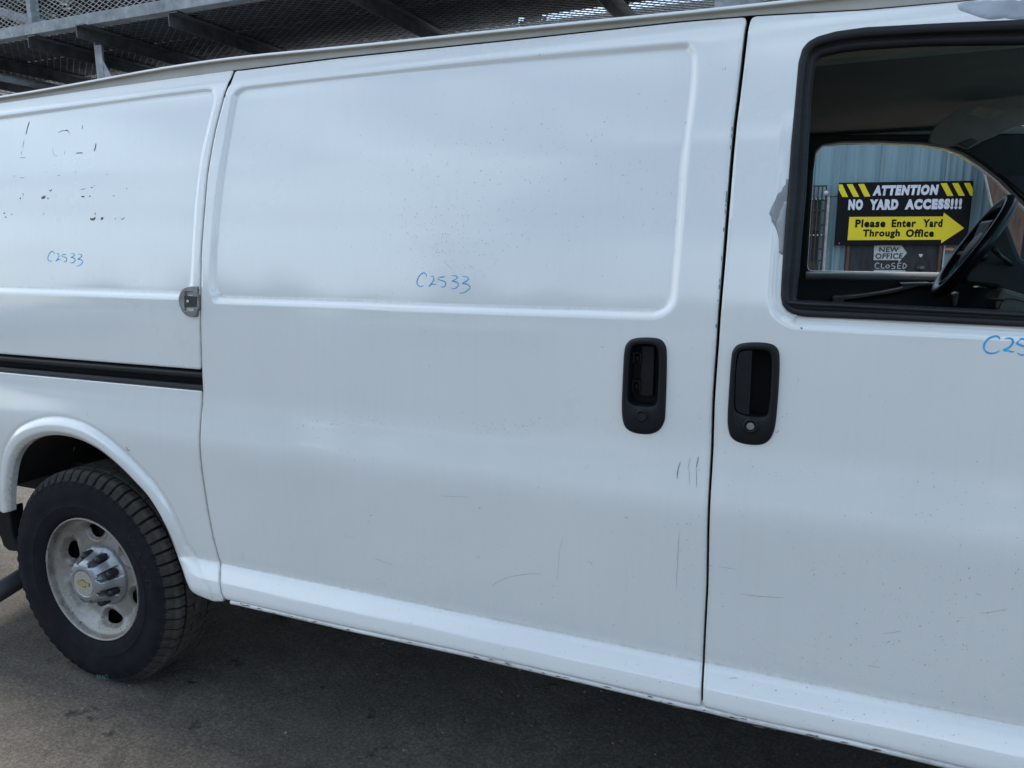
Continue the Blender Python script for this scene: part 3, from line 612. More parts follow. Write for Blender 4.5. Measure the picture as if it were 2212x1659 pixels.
patch('peeled_paint', [ct(*p) for p in [(1640, 42), (1680, 25), (1745, 10), (2250, 2), (2500, 2), (2560, 60), (2400, 156), (2212, 155), (2130, 158), (1905, 158), (1850, 142), (1790, 125), (1740, 95), (1690, 68)]], [('window', WIN_O)], PRIMER3, front_door)
patch('paint_flake', [ct(*p) for p in [(2008, 152), (2025, 128), (2090, 132), (2090, 152)]], [('window', WIN_O)], mat('paint_flake_white', (.78, .79, .79)), front_door, off=-.0016)
patch('paint_flake', [(1715, 682), (1718.5, 678), (1723, 684), (1719, 686)], [], SCUFF, front_door, res=.002, off=-.006)

# sill (rocker) below the doors
xs = np.linspace(sx(s1, .45)+.02, WX+.03, 160)
prof = [(.006, .012), (.001, .004), (-.004, -.001), (-.006, -.006), (-.003, -.011), (.004, -.013), (.010, -.014), (.05, -.006), (.09, .02)]
V, F = strip([(x, float(ybase(x, zbot(x)))+.006+noise.noise(Vector((x*9, 0, 3)))*.0012, zbot(x)-.004) for x in xs], prof)
me = npmesh('sill', V, F); at = me.attributes.new('grime', 'FLOAT', 'POINT')
gv = [min(1, max(0, .25+.55*(noise.noise(Vector((x*5, 0, 9)))+.25))+(.35 if j in (0, 1) else 0)) for x in xs for j in range(len(prof))]
at.data.foreach_set('value', gv); link('sill', me, PAINT, van)
rust = []
for i in range(70):
    x = random.uniform(-1.55, 1.0); z = zbot(x)-.004-random.uniform(.0, .012); l = random.uniform(.003, .02)
    rust.append((x, z, l, random.uniform(.0015, .004)))
V, F = [], []
for x, z, l, h in rust:
    k = len(V); y = float(ybase(x, .44))-.002; V += [(x, y, z-h/2), (x+l, y, z-h*.3), (x+l, y, z+h*.2), (x+l*.4, y, z+h/2)]; F.append((k, k+1, k+2, k+3))
o = link('sill_chips', npmesh('sill_chips', V, F), CHIP, van, False); tag(o, kind='stuff')

# sliding door track channel
def xstrip(name, x0, x1, prof, material, parent, n=40, follow=None):
    xs = np.linspace(x0, x1, n); V = [(x, .0024*(x+.6)**2+dy, (z(x) if callable(z) else z)) for x in xs for dy, z in prof]
    return link(name, npmesh(name, V, grid_faces(n, len(prof))), material, parent)
yT, yB = float(np.interp(TZT, _gz, _prof)), float(np.interp(TZB, _gz, _prof))
Hh = TZT-TZB
xe = sx(s1, 1.1)-.001
xstrip('door_track', -3.45, xe+.015, [(yT+.004, TZT+.004), (yT+.045, TZT+.002), (yT+.045, TZT-.006), (yT+.006, TZT-.010), (yT+.003, TZT-.013), (yT+.004, TZT-Hh*.40), (yT+.007, TZT-Hh*.43), (yT+.05, TZT-Hh*.44), (yT+.05, TZB+Hh*.26), (yT+.020, TZB+Hh*.25), (yT+.012, TZB+Hh*.22), (yT+.012, TZB+Hh*.08), (yT+.004, TZB+.005), (yT-.001, TZB+.003), (yT+.003, TZB-.002), (yT+.02, TZB-.004)], GREYPL, quarter)

# hinge roller cover
hc = [(982, 900), (1020, 800), (1080, 730), (1170, 695), (1250, 690), (1350, 690), (1362, 740), (1362, 860), (1375, 870), (1380, 1160), (1362, 1175), (1350, 1290), (1310, 1312), (1200, 1300), (1120, 1270), (1050, 1190), (1000, 1080), (975, 960)]
def ch(x, y): return (288+x*.10416, 547.2+y*.10416)
HC = np.array(SP([ch(*p) for p in hc])); HH = np.array(SP([ch(*p) for p in [(1100, 785), (1272, 790), (1285, 1205), (1095, 1195)]]))
ho = panel('roller_cover', HC, [HH], [], ZINC, quarter, res=.0025, off=-.007, lip=(.0006, .001, .010), grime=False)
hb = MB(); P_ = np.array(SP([ch(*p) for p in [(1060, 780), (1300, 785), (1310, 1215), (1055, 1210)]])); yb = float(np.mean(ybase(P_[:, 0], P_[:, 1])))
hb.prism(P_, yb+.001, yb+.004); hb.build('roller_cover_back', mat('dull_white_metal', (.42, .43, .43), .5), quarter)
P_ = np.array(SP([ch(*p) for p in [(1103, 875), (1290, 885), (1360, 900), (1360, 1110), (1280, 1115), (1103, 1108)]])); hb = MB(); hb.prism(P_, yb-.0085, yb-.003); hb.build('roller_bracket', STEELD, quarter, bevel=.0006)
disc_at('roller_bolt', *ch(1178, 990), .0042, -.010, .003, mat('pale_bolt', (.62, .62, .60), .5), quarter)

# drip rail
_dt = np.array(sorted([tuple(aty(x, y, .112)[[0, 2]]) for x, y in ((0, 205), (167, 177), (333, 145), (500, 120), (737, 99), (1104, 59), (1474, 22.7), (1636, 7))]))
def zdr(x):
    return float(np.interp(x, _dt[:, 0], _dt[:, 1])) if x > _dt[0, 0] else float(_dt[0, 1]-.01*(_dt[0, 0]-x)-.03*max(0, -3-x))
zz = np.array([zdr(x) for x in np.linspace(-3.45, .9, 200)]); zz = _gs(zz, 6); xx = np.linspace(-3.45, .9, 200)
def zd(x): return float(np.interp(x, xx, zz))
zt_ = lambda x: min(float(ztop(x)), zd(x)-.018)
prof = lambda x: [(.30, zd(x)+.035), (.20, zd(x)+.014), (.150, zd(x)+.003), (.130, zd(x)+.0015), (.118, zd(x)+.001), (.1125, zd(x)-.0005), (.1095, zd(x)-.004), (.1098, zd(x)-.0075), (.1125, zd(x)-.010), (.1165, zd(x)-.0105), (.1180, zd(x)-.012), (.1195, zt_(x)+.004), (.1175, zt_(x)+.0025), (.1185, zt_(x)+.001), (.1265, zt_(x)+.0005), (.145, zt_(x)-.004), (.16, zt_(x)-.03)]
V = [(x, .0024*(x+.6)**2+dy, z) for x in xx for dy, z in prof(x)]
me = npmesh('drip_rail', V, grid_faces(len(xx), 17)); dr = link('drip_rail', me, [PAINT, SHADED_SEALANT, RUBBER], van)
mi = np.zeros(len(me.polygons), int); fj = np.tile(np.arange(16), len(xx)-1); fx = np.repeat(np.arange(len(xx)-1), 16)
mi[(fj >= 7)] = 1; mi[(fj >= 13) & (xx[fx] > -1.55)] = 2
me.polygons.foreach_set('material_index', mi.astype(np.int32)); me.update()
# black seal in the upper end of the gap by the rear panel
sl_ = [(508, 154), (498, 172), (491, 190), (485, 209)]
V = []
for x, y in sl_:
    X, Z = S(x, y); yy = float(ybase(X, Z)); V += [(X-.0075, yy+.002, Z), (X+.001, yy-.001, Z), (X+.004, yy+.006, Z)]
link('door_seal', npmesh('door_seal', V, grid_faces(4, 3)), RUBBER, van)

# roof, far side, ends, floor (simple, real size)
ys = np.linspace(.29, 1.71, 24); xs = np.linspace(-3.45, .86, 60)
def roofz(x, y): return zd(x)+.034+.055*(1-((y-1.0)/.72)**2)
V = [(x, y, roofz(x, y)) for x in xs for y in ys]; link('roof', npmesh('roof', V, grid_faces(60, 24)), PAINT, van)
FY = 1.985
FOP = [aty(x, y, 1.85) for x, y in ((1743, 586), (1750.6, 470), (1758, 366), (1763, 330), (1776.6, 316), (1818, 310), (1896, 309), (1987.6, 312.7), (2039.6, 320.5), (2078.7, 335), (2117.7, 359.6), (2156.8, 389.6), (2212, 441.6))]
FO = chamfer([(p[0], p[2]) for p in FOP]+[(.86, 1.46), (.88, 1.37), (.6, 1.372)], .02)
far = MB()
def far_panel(name, y0, y1, outline, hole, material, parent=van, bevel=.0, res=.02):
    ow = ccw(outline); xs = np.arange(ow[:, 0].min()-res, ow[:, 0].max()+res, res); zs = np.arange(ow[:, 1].min()-res, ow[:, 1].max()+res, res)
    Q = np.stack(np.meshgrid(xs, zs, indexing='ij'), -1).reshape(-1, 2); d, near, nn = sdf(ow, Q, 9)
    if hole is not None:
        dh, nh, hn = sdf(hole, Q, .1); m = -dh < d; d = np.where(m, -dh, d); near[m] = nh[m]
    Fq = grid_faces(len(xs), len(zs)); keep = Fq[d[Fq].mean(1) > 0]; e = np.concatenate([keep[:, [0, 1]], keep[:, [1, 2]], keep[:, [2, 3]], keep[:, [3, 0]]]); key = np.sort(e, 1); k = key[:, 0]*len(Q)+key[:, 1]
    uq, inv, cnt = np.unique(k, return_inverse=True, return_counts=True); be = e[cnt[inv] == 1]; bv = np.unique(be); P = Q.copy(); P[bv] = near[bv]
    tum = lambda z: np.clip((z-1.3)/.65, 0, 1)**1.3*.10
    n0 = len(Q); V = np.concatenate([np.stack([P[:, 0], y0-tum(P[:, 1]), P[:, 1]], 1), np.stack([P[:, 0], y1-tum(P[:, 1]), P[:, 1]], 1)])
    F = np.concatenate([keep, keep[:, ::-1]+n0, np.stack([be[:, 1], be[:, 0], be[:, 0]+n0, be[:, 1]+n0], 1)])
    used = np.unique(F); rm = np.zeros(len(V), int); rm[used] = np.arange(len(used))
    return link(name, npmesh(name, V[used], rm[F]), material, parent, False)
SIDE = [(-3.45, .45), (2.38, .45), (2.38, 1.0), (1.35, 1.27), (1.10, 1.34), (.78, 1.92), (-3.40, 1.955)]
bo = far_panel('far_body_side', 1.93, FY, SIDE, FO, PAINT, res=.012)
FI = chamfer([(-.22, .50), (1.02, .50), (1.02, 1.34), (.74, 1.88), (-.22, 1.93)], .03)
fd = far_panel('far_door_trim', 1.86, 1.925, FI, FO, TRIMD, res=.009)
wl = far_panel('cargo_wall_lining', 1.86, 1.90, [(-3.40, .5), (-.24, .5), (-.24, 1.93), (-3.40, 1.93)], None, HEAD)
# window ledge of the far door
A_ = aty(1740, 588, 1.83); mb = MB(); zL = A_[2]
Vl = [(x, 1.83+dy, zL+dz-.001*0) for x in np.linspace(-.075, .93, 30) for dy, dz in ((.05, .002), (.02, .002), (.004, -.004), (-.004, -.014), (-.004, -.024), (.03, -.034))]
o = link('window_ledge', npmesh('window_ledge', Vl, grid_faces(30, 6)[:, ::-1]), mat('worn_grey_ledge', (.34, .34, .33), .45, var=.25, scale=25, stretch=(.3, 1, 1)), fd)
# armrest and pulls
slab('armrest', [cw(*p) for p in [(620, 1362), (640, 1355), (740, 1350), (900, 1335), (1060, 1310), (1180, 1285), (1222, 1272), (1195, 1252), (1200, 1243), (1440, 1240), (1452, 1250), (1440, 1262), (1340, 1268), (1260, 1290), (1120, 1325), (900, 1358), (720, 1382), (700, 1440), (640, 1440)]], 1.74, .12, TRIMG, fd, .006)
slab('door_pull', [cw(*p) for p in [(1462, 1243), (1560, 1243), (1560, 1252), (1462, 1252)]], 1.74, .1, TRIMG, fd)
slab('door_latch', [cw(*p) for p in [(1810, 1278), (1870, 1260), (1930, 1262), (1945, 1272), (1925, 1283), (1815, 1284)]], 1.76, .08, BEIGE, fd)
slab('grab_handle', [cw(*p) for p in [(1620, 1325), (1650, 1318), (1676, 1320), (1665, 1380), (1650, 1440), (1622, 1440), (1615, 1390)]], 1.78, .05, BEIGE, fd, .008)
# far glass pane
# headliner
V = [(x, y, min(roofz(x, y)-.05, 1.925+.05*(1-((y-1)/.8)**2) if .2 < y < 1.8 else 1.925)) for x in np.linspace(-3.4, .78, 40) for y in np.linspace(.15, 1.86, 24)]
link('headliner', npmesh('headliner', V, grid_faces(40, 24)), HEAD, van)
mb = MB(); V = [(x, y, z) for x in np.linspace(-.15, .74, 10) for y, z in ((.150, 1.908), (.17, 1.902), (.24, 1.906), (.40, 1.912), (.512, 1.920), (.515, 1.945))]
link('lit_headliner_band', npmesh('lit_headliner_band', V, grid_faces(10, 6)), mat('lit_headliner_cloth', (.50, .46, .38), .8), van)  # near edge of the headliner, window light put into its paler colour
# sun visor
vz = [cw(*p) for p in []]
def cv(x, y): return (1958.5+x*.12150, 201.6+y*.12150)
VP_ = [(400, 830), (430, 720), (490, 620), (600, 500), (760, 395), (900, 300), (1040, 215), (1180, 180), (1400, 175), (1700, 215), (1900, 240), (2090, 290), (2500, 380), (2500, 400), (2090, 545), (1850, 620), (1600, 740), (1380, 830), (1120, 970), (1070, 975), (900, 915), (700, 940), (600, 935), (440, 890)]
vs = slab('sun_visor', [cv(*p) for p in VP_], 1.42, .03, VISOR, van, .008)
slab('visor_label', [cv(*p) for p in [(1050, 365), (1280, 235), (1760, 320), (1480, 470)]], 1.4185, .0018, mat('tan_visor_label', (.42, .33, .26), .8), vs, 0)
slab('visor_mount', [cv(*p) for p in [(930, 900), (1160, 790), (1290, 850), (1090, 972)]], 1.41, .03, mat('olive_clip', (.12, .12, .10), .8), vs, .003)
# steering wheel
swc = Vector((.460, 1.40, 1.475)); nrm_ = Vector((-.861, 0, .509)); up_ = Vector((.509, 0, .861)); sd_ = Vector((0, 1, 0))
sw = empty('steering_wheel', swc, None, None); sw.parent = van; sw.matrix_parent_inverse = van.matrix_world.inverted()
for k in ('label', 'category'):
    if k in sw: del sw[k]
mb = MB(); ring = [swc+(up_*math.cos(a)+sd_*math.sin(a))*.178 for a in np.linspace(0, 2*math.pi, 61)]
mb.tube(ring, [.0195]*61, 12, cap=False); mb.build('rim', mat('black_leather_rim', (.016, .017, .020), .32, var=.3, scale=30), sw, True)
mb = MB()
for a0 in (R(100), R(-100), R(160), R(-160)):
    p = swc+(up_*math.cos(a0)+sd_*math.sin(a0))*.17; mb.tube([p, swc+(up_*math.cos(a0)+sd_*math.sin(a0))*.09-nrm_*.03, swc-nrm_*.05], [.013, .02, .03], 8)
mb.build('spoke', TRIMD, sw, True)
hubm = []; 
for j, (rr, h) in enumerate(((.0, .012), (.05, .012), (.085, .004), (.095, -.015), (.09, -.05), (.06, -.09), (.045, -.16), (.05, -.30))):
    for a in np.linspace(0, 2*math.pi, 32, endpoint=False): hubm.append(swc+(up_*math.cos(a)*.8+sd_*math.sin(a))*rr+nrm_*h)
link('hub', npmesh('hub', [tuple(v) for v in hubm], grid_faces(8, 32, False, True)), TRIMD, sw)
# dashboard and column
slab('column_shroud', [(2146, 470), (2160, 478), (2178, 480), (2186, 502), (2196, 530), (2206, 556), (2240, 580), (2300, 600), (2420, 640), (2420, 760), (2230, 680), (2150, 622), (2090, 616), (2076, 606), (2088, 580), (2118, 532)], 1.30, .22, TRIMD, van, .02)
dash = MB(); dash.prism(chamfer([(.72, .85), (.68, 1.05), (.72, 1.28), (.80, 1.335), (1.0, 1.35), (1.30, 1.30), (1.30, .7)], .05), .12, 1.84); dash.build('dashboard', TRIMD, van, bevel=.01)
slab('lower_column_cover', [(2148, 662), (2151, 648), (2160, 630), (2166, 622), (2180, 626), (2212, 636), (2260, 652), (2260, 690), (2165, 690), (2155, 672)], 1.22, .18, BEIGE, van, .012)
slab('column_seam', [(2156, 667), (2163, 652), (2172, 645), (2190, 645), (2215, 652), (2215, 653.5), (2190, 646.8), (2173, 646.8), (2165, 653), (2158, 668)], 1.2185, .003, UNDER, van, 0)
mb = MB(); kp = aty(2146, 645, 1.20); mb.tube([kp+np.array([-.012, 0, 0]), kp+np.array([.03, 0, -.004])], .004, 8); mb.build('ignition_key', STEELD, van)
mb = MB(); mb.tube([(.56, 1.30, 1.42), (.50, 1.18, 1.45), (.47, 1.10, 1.47)], [.006, .007, .009], 8); mb.build('wiper_stalk', TRIMD, van, True)
# windscreen, pillars, front end
ws = MB(); wsv = [(.84, .26, 1.925), (.84, 1.74, 1.925), (1.36, 1.86, 1.30), (1.36, .14, 1.30)]
V = []
for i in range(13):
    for j in range(9):
        u, v = i/12, j/8; a = Vector(wsv[0]).lerp(Vector(wsv[1]), u); b = Vector(wsv[3]).lerp(Vector(wsv[2]), u); p = a.lerp(b, v); p.x += .10*(1-(2*u-1)**2); V.append(p)
link('windscreen', npmesh('windscreen', V, grid_faces(13, 9)), glass('teal_tinted_glass', (.05, .20, .22), .05), van)
for yy in (.13, 1.87):
    mb = MB(); mb.tube([(.78, .20 if yy < 1 else 1.80, 1.93), (1.02, yy, 1.62), (1.36, yy, 1.30)], [.035, .04, .045], 8); mb.build('windscreen_pillar', PAINT, van, True)
# inner far pillar trim
slab('pillar_trim', [cw(*p) for p in [(1560, 110), (1700, 140), (1850, 230), (2000, 345), (2212, 530), (2500, 800), (2700, 1000), (2700, 600), (2400, 330), (2212, 150), (2050, 30), (1900, -20)]], 1.80, .05, TRIMD, van, .01)
fo = panel('front_wing', np.array([(WX+.006, .46), (2.0, .46), (2.38, .50), (2.40, .95), (2.38, 1.02), (1.75, 1.19), (1.33, 1.27), (WX+.006, 1.30)]), [np.array([(1.62+.45*math.cos(a), .375+.45*math.sin(a)) for a in np.linspace(0, 2*math.pi, 60, endpoint=False)])], [], PAINT, van, res=.012)
V = [(x, y, z) for x, z in ((1.32, 1.28), (1.6, 1.235), (2.0, 1.15), (2.33, 1.04), (2.41, .96), (2.43, .80), (2.43, .45)) for y in np.linspace(.03, 1.97, 16)]
link('bonnet', npmesh('bonnet', V, grid_faces(7, 16)), PAINT, van)
V = [(x, y, z) for x, z in ((-3.42, 1.95), (-3.46, 1.3), (-3.46, .55)) for y in np.linspace(.13, 1.9, 8)]
link('rear_door', npmesh('rear_door', V, grid_faces(3, 8)), PAINT, van)
fl = MB(); fl.box((-1.70, .07, .46), (2.38, 1.93, .50)); fl.box((-3.44, .30, .60), (-1.70, 1.70, .68)); fl.box((-3.44, .07, .62), (-2.75, .30, .66)); fl.box((-3.3, .42, .48), (1.7, .50, .58)); fl.box((-3.3, 1.5, .48), (1.7, 1.58, .58))
fl.build('underbody', UNDER, van)
# wheel housing
V = []
for yy in (.035, .30, .46):
    for a in np.linspace(R(6), R(152), 40):
        V.append((-2.215+.475*math.cos(a), yy, .43+.465*math.sin(a)*(1 if math.sin(a) > 0 else 1)))
link('wheel_housing', npmesh('wheel_housing', V, grid_faces(3, 40)), UNDER, van)
mb = MB(); mb.prism([(-2.72, .55), (-1.76, .55), (-1.76, .95), (-2.72, .95)], .47, .475); mb.box((-2.72, .475, .62), (-1.74, 1.5, .64))
mb.build('wheel_housing_wall', UNDER, van)
ax = MB(); ax.tube([(-2.232, .30, .375), (-2.232, 1.70, .375)], .05, 12); ax.tube([(-2.232, .90, .375), (-2.232, 1.12, .375)], [.15, .15], 14)
for dx, dz, r in ((-.43, .60, .03), (-.45, .52, .045), (-.42, .46, .035)): ax.tube([(-2.232+dx, .32, dz), (-2.232+dx, .40, dz)], r, 10)
ax.tube([(-2.8, .36, .58), (-2.5, .36, .42), (-2.23, .36, .36), (-1.7, .36, .44), (-1.5, .36, .52)], .018, 8); ax.build('axle', UNDER, van, True)
# valance behind the arch
slab('rear_valance', [(-40, 1080), (0, 1100), (21.5, 1094), (22.5, 1120), (25, 1143), (30, 1162), (36, 1174), (40, 1184), (33, 1192), (18, 1190), (6, 1180), (0, 1160), (-12, 1150), (-40, 1150)], .035, .05, RUBBER, quarter, .006)
# tailpipe
tp = MB(); tp.tube([tuple(aty(-90, 1334, -.005)), tuple(aty(-40, 1302, .03)), tuple(aty(0, 1277, .06)), tuple(aty(45, 1249, .16)), (-2.75, .50, .34), (-2.5, .70, .40)], [.036]*6, 20, cap=False); tp.build('tailpipe', mat('dull_grey_pipe', (.045, .046, .05), .6, .2, var=.25), van, True)

# ------------------------------------------------------------------ wheels
WC = Vector((-2.232, .037, .375))
def make_wheel():
    wh = empty('wheel', WC, None, None)
    for k in ('label', 'category'):
        if k in wh: del wh[k]
    wh.parent = van; wh.matrix_parent_inverse = van.matrix_world.inverted()
    # tyre: local x,z radial, y axial
    NT = 60*12; th = np.arange(NT)/NT*2*math.pi
    pr = [(.2185, .012), (.224, .002), (.232, -.004), (.250, -.010), (.262, -.012), (.266, -.0135), (.270, -.012), (.290, -.0155), (.310, -.0165), (.325, -.0155), (.338, -.012), (.347, -.008), (.350, -.0078), (.354, -.004), (.360, .000), (.366, .004), (.3715, .008), (.3765, .013), (.380, .018)]
    tread = [(.3825, y) for y in (.024, .034, .042, .0435, .0525, .0545, .064, .074, .0765, .0785, .090, .100, .110, .1125, .115, .126, .137, .139, .1445, .147, .160, .172)]
    P = pr+tread+[(.378, .190), (.350, .205), (.30, .212), (.225, .20)]
    Rr = np.array([p[0] for p in P]); Yy = np.array([p[1] for p in P]); m = len(P)
    Rg = np.repeat(Rr[None], NT, 0); Yg = np.repeat(Yy[None], NT, 0); D = np.zeros((NT, m)); dust = np.zeros((NT, m))
    k12 = np.arange(NT) % 12; blk = np.arange(NT)//12
    prs = np.random.default_rng(3).integers(0, 2, 60)[blk % 60]
    for j in range(m):
        y = Yy[j]
        istread = .010 <= y <= .19 and Rr[j] > .372
        dust[:, j] = 1. if istread else (.55 if 13 <= j < 19 else .0)
        if .345 < Rr[j] < .382 and y < .03:                       # shoulder lugs
            dep = .0115*np.clip((Rr[j]-.350)/.012, 0, 1); D[:, j] = np.where(k12 < 2, dep, 0); 
            if Rr[j] < .366: D[:, j] = np.where(k12 < 2, dep, np.where(k12 > 7, dep*.35, 0)); Yg[:, j] -= np.where((k12 >= 2) & (k12 < 8), .003, 0)
        elif istread:
            if .043 < y < .0535 or .138 < y < .1455: D[:, j] = .012
            elif y <= .043: D[:, j] = np.where(k12 < 2, .0110, np.where((k12 == 7) & (y > .03), .003, 0))
            elif y < .0775: D[:, j] = np.where(((k12+3) % 12 < 1) & (blk % 2 == 0), .008, np.where((k12 == 6), .0025, 0))
            elif y < .0790: D[:, j] = np.where(((blk % 2) == 0), .008, 0)
            elif y < .111: D[:, j] = np.where(((k12+6) % 12 < 1) & (blk % 2 == 1), .008, np.where(k12 == 2, .0025, 0))
            elif y < .1145: D[:, j] = np.where(((blk % 2) == 1), .008, 0)
            elif y < .138: D[:, j] = np.where(((k12+2) % 12 < 1) & (blk % 2 == 0), .008, 0)
            else: D[:, j] = np.where(k12 < 2, .0085, 0)
    Rg = Rg-D; dust = np.where(D > .004, 0, dust)
    # raised rings and small serrations on the sidewall
    for j in range(len(pr)):
        if .338 <= Rr[j] <= .348: Yg[:, j] -= np.where(k12 % 3 == 0, .0008, 0)
    flat = np.exp(-((th-1.5*math.pi)/.14)**2); Rg[:, 11:] -= (flat[:, None]*.006)*(Rr[None, 11:] > .345); Yg[:, 6:14] -= flat[:, None]*.004
    V = np.stack([Rg*np.cos(th)[:, None], Yg, Rg*np.sin(th)[:, None]], -1).reshape(-1, 3)
    me = npmesh('tyre', V, grid_faces(NT, m, True, False)); at = me.attributes.new('dust', 'FLOAT', 'POINT'); at.data.foreach_set('value', dust.ravel().astype(np.float32))
    ty = link('tyre', me, TYRE, wh, local=True)
    md = ty.modifiers.new('edges', 'EDGE_SPLIT'); md.split_angle = R(38)
    # rim dish with six windows
    NR = 480; th = np.arange(NR)/NR*2*math.pi
    pr = [(.2150, .020), (.2195, .010), (.2200, .003), (.2170, .000), (.2130, .003), (.2105, .010), (.2080, .022), (.2030, .030), (.1970, .036), (.1900, .040), (.1830, .046), (.1760, .052), (.1690, .0560), (.1620, .0575), (.1550, .057), (.1480, .0555), (.1410, .0545), (.1340, .0535), (.1270, .0535), (.1200, .0540), (.112, .056), (.100, .058), (.085, .058), (.05, .058)]
    tt = np.linspace(0, len(pr)-1, 110); Rr = np.interp(tt, range(len(pr)), [p[0] for p in pr]); Yy = _gs(np.interp(tt, range(len(pr)), [p[1] for p in pr]), 2); m = len(tt)
    X = Rr[None]*np.cos(th)[:, None]; Z = Rr[None]*np.sin(th)[:, None]; Y = np.repeat(Yy[None], NR, 0).copy(); gr = np.zeros((NR, m))
    hole = np.full((NR, m), 9.0)
    for k in range(6):
        a = R(97+60*k); cx, cz = .156*math.cos(a), .156*math.sin(a)
        u = (X-cx)*math.cos(a)+(Z-cz)*math.sin(a); v = -(X-cx)*math.sin(a)+(Z-cz)*math.cos(a)
        dd = (np.abs(u/.0245)**2.3+np.abs(v/(.0350*(1+u*10)))**2.3)**(1/2.3); hole = np.minimum(hole, dd)
    Y += .007*np.exp(-((hole-1)/.30)**2)*(hole > .2)-.004*np.exp(-((hole-1.55)/.3)**2)
    gr = .55*np.exp(-((hole-1.1)/.35)**2)+.5*np.exp(-((Rr[None]-.2105)/.004)**2)+.25
    F = grid_faces(NR, m, True, False)
    # refine: cut faces inside windows
    hc_ = hole.reshape(-1)[F].mean(1); keep = F[hc_ > 1.0]
    me = npmesh('rim', np.stack([X, Y, Z], -1).reshape(-1, 3), keep)
    at = me.attributes.new('grime', 'FLOAT', 'POINT'); at.data.foreach_set('value', np.clip(gr+0*Y, 0, 1).ravel().astype(np.float32))
    ri = link('rim', me, RIM, wh, local=True)
    sd2 = ri.modifiers.new('thick', 'SOLIDIFY'); sd2.thickness = .004; sd2.offset = -1
    # barrel and drum behind the windows
    V = [(r*math.cos(t), y, r*math.sin(t)) for t in np.linspace(0, 2*math.pi, 48, endpoint=False) for r, y in ((.176, .072), (.190, .10), (.196, .18), (.17, .19), (.165, .095), (.06, .090))]
    link('brake_drum', npmesh('brake_drum', V, grid_faces(48, 6, True, False)), UNDER, wh, local=True)
    # hub cap with eight pockets
    NC = 320; th = np.arange(NC)/NC*2*math.pi; prc = [(.108, .066), (.1095, .055), (.107, .047), (.101, .039), (.095, .034), (.090, .028), (.087, .020), (.084, .010), (.081, .000), (.0775, -.010), (.073, -.0175), (.067, -.022), (.058, -.0245), (.050, -.0255), (.047, -.0255), (.0465, -.0235), (.0, -.0235)]
    pa = np.array([abs(((t-R(20)+math.pi/8) % (math.pi/4))-math.pi/8) for t in th]); V = []
    for i, t in enumerate(th):
        for (r, y) in prc:
            w_ = R(12.5)*(1 if y > -.01 else max(.0, 1-(-.010-y)/.014))
            dep = .030*sm(np.array([(w_-pa[i])/R(3.2)]))[0]*np.clip((.040-y)/.006, 0, 1)*(1 if y > -.021 else 0)
            fin = .0009*math.sin((pa[i]-R(12.5))/R(10)*math.pi*7) if (pa[i] > R(13.5) and -.012 < y < .030) else 0
            V.append(((r-dep+fin)*math.cos(t), y, (r-dep+fin)*math.sin(t)))
    link('hub_cap', npmesh('hub_cap', V, grid_faces(NC, len(prc), True, False)), CAP, wh, local=True)
    nutme = None
    for k in range(8):
        a = R(20)+k*math.pi/4; mb = MB(); n6 = 12; Vn = []
        for (r, y) in ((.0145, .055), (.0145, .012), (.0135, .006), (.0100, .002), (.005, .0), (0.0005, -.0005)):
            for q in range(n6):
                rr = r*(1 if q % 2 == 0 else .93); Vn.append((rr*math.cos(q*math.pi/6), y, rr*math.sin(q*math.pi/6)))
        if nutme is None: nutme = npmesh('lug_nut', Vn, grid_faces(6, n6, False, True)); nutme.materials.append(NUT)
        o = bpy.data.objects.new('lug_nut', nutme); col.objects.link(o); o.parent = wh; o.location = (.084*math.cos(a), 0, .084*math.sin(a))
    mb = MB(); mb.prism([(.0445*math.cos(a), .0445*math.sin(a)) for a in np.linspace(0, 2*math.pi, 48, endpoint=False)], -.0252, -.0238); mb.build('emblem_disc', EMBL, wh, local=True)
    mb = MB(); bow = [(-.026, -.0055), (-.0085, -.0055), (-.0085, -.0115), (.0085, -.0115), (.0105, -.0055), (.026, -.0055), (.0285, .0055), (.0085, .0055), (.0085, .0115), (-.0085, .0115), (-.0105, .0055), (-.0235, .0055)]
    mb.prism([(x*1.10, z*1.15) for x, z in bow], -.0256, -.0250); mb.build('emblem_outline', UNDER, wh, local=True)
    mb = MB(); mb.prism([(x*.98, z*.95) for x, z in bow], -.0264, -.0254); mb.build('emblem', GOLD, wh, local=True)
    # balance weight and valve
    mb = MB(); mb.add([(.214*math.cos(a), y, .214*math.sin(a)) for a in np.linspace(R(158), R(171), 8) for y in (-.003, .008)]+[(.205*math.cos(a), y, .205*math.sin(a)) for a in np.linspace(R(158), R(171), 8) for y in (-.002, .010)], [(2*i, 2*i+2, 2*i+18, 2*i+16) for i in range(7)]+[(2*i, 2*i+1, 2*i+3, 2*i+2) for i in range(7)])
    mb.build('balance_weight', mat('lead_weight', (.20, .20, .20), .6), wh, local=True)
    mb = MB(); mb.tube([(.188, .06, -.012), (.186, .03, -.013), (.184, .012, -.014)], [.005, .0045, .0035], 8); mb.build('valve_stem', RUBBER, wh, local=True, smooth=True)
    return wh
wheel = make_wheel()
wheel.rotation_euler = (0, 0, 0)
def copy_part(o, parent):
    c = o.copy(); col.objects.link(c); c.parent = parent
    return c
W2 = wheel.copy(); col.objects.link(W2); W2.location = (1.62, .037, .375)
for ch_ in [c for c in bpy.data.objects if c.parent == wheel]: copy_part(ch_, W2)
for X_, nm in ((-2.232, 'far'), (1.62, 'far')):
    W3_ = wheel.copy(); col.objects.link(W3_); W3_.location = (X_, 1.963, .375); W3_.rotation_euler = (0, 0, math.pi)
    for ch_ in [c for c in bpy.data.objects if c.parent == wheel]: copy_part(ch_, W3_)
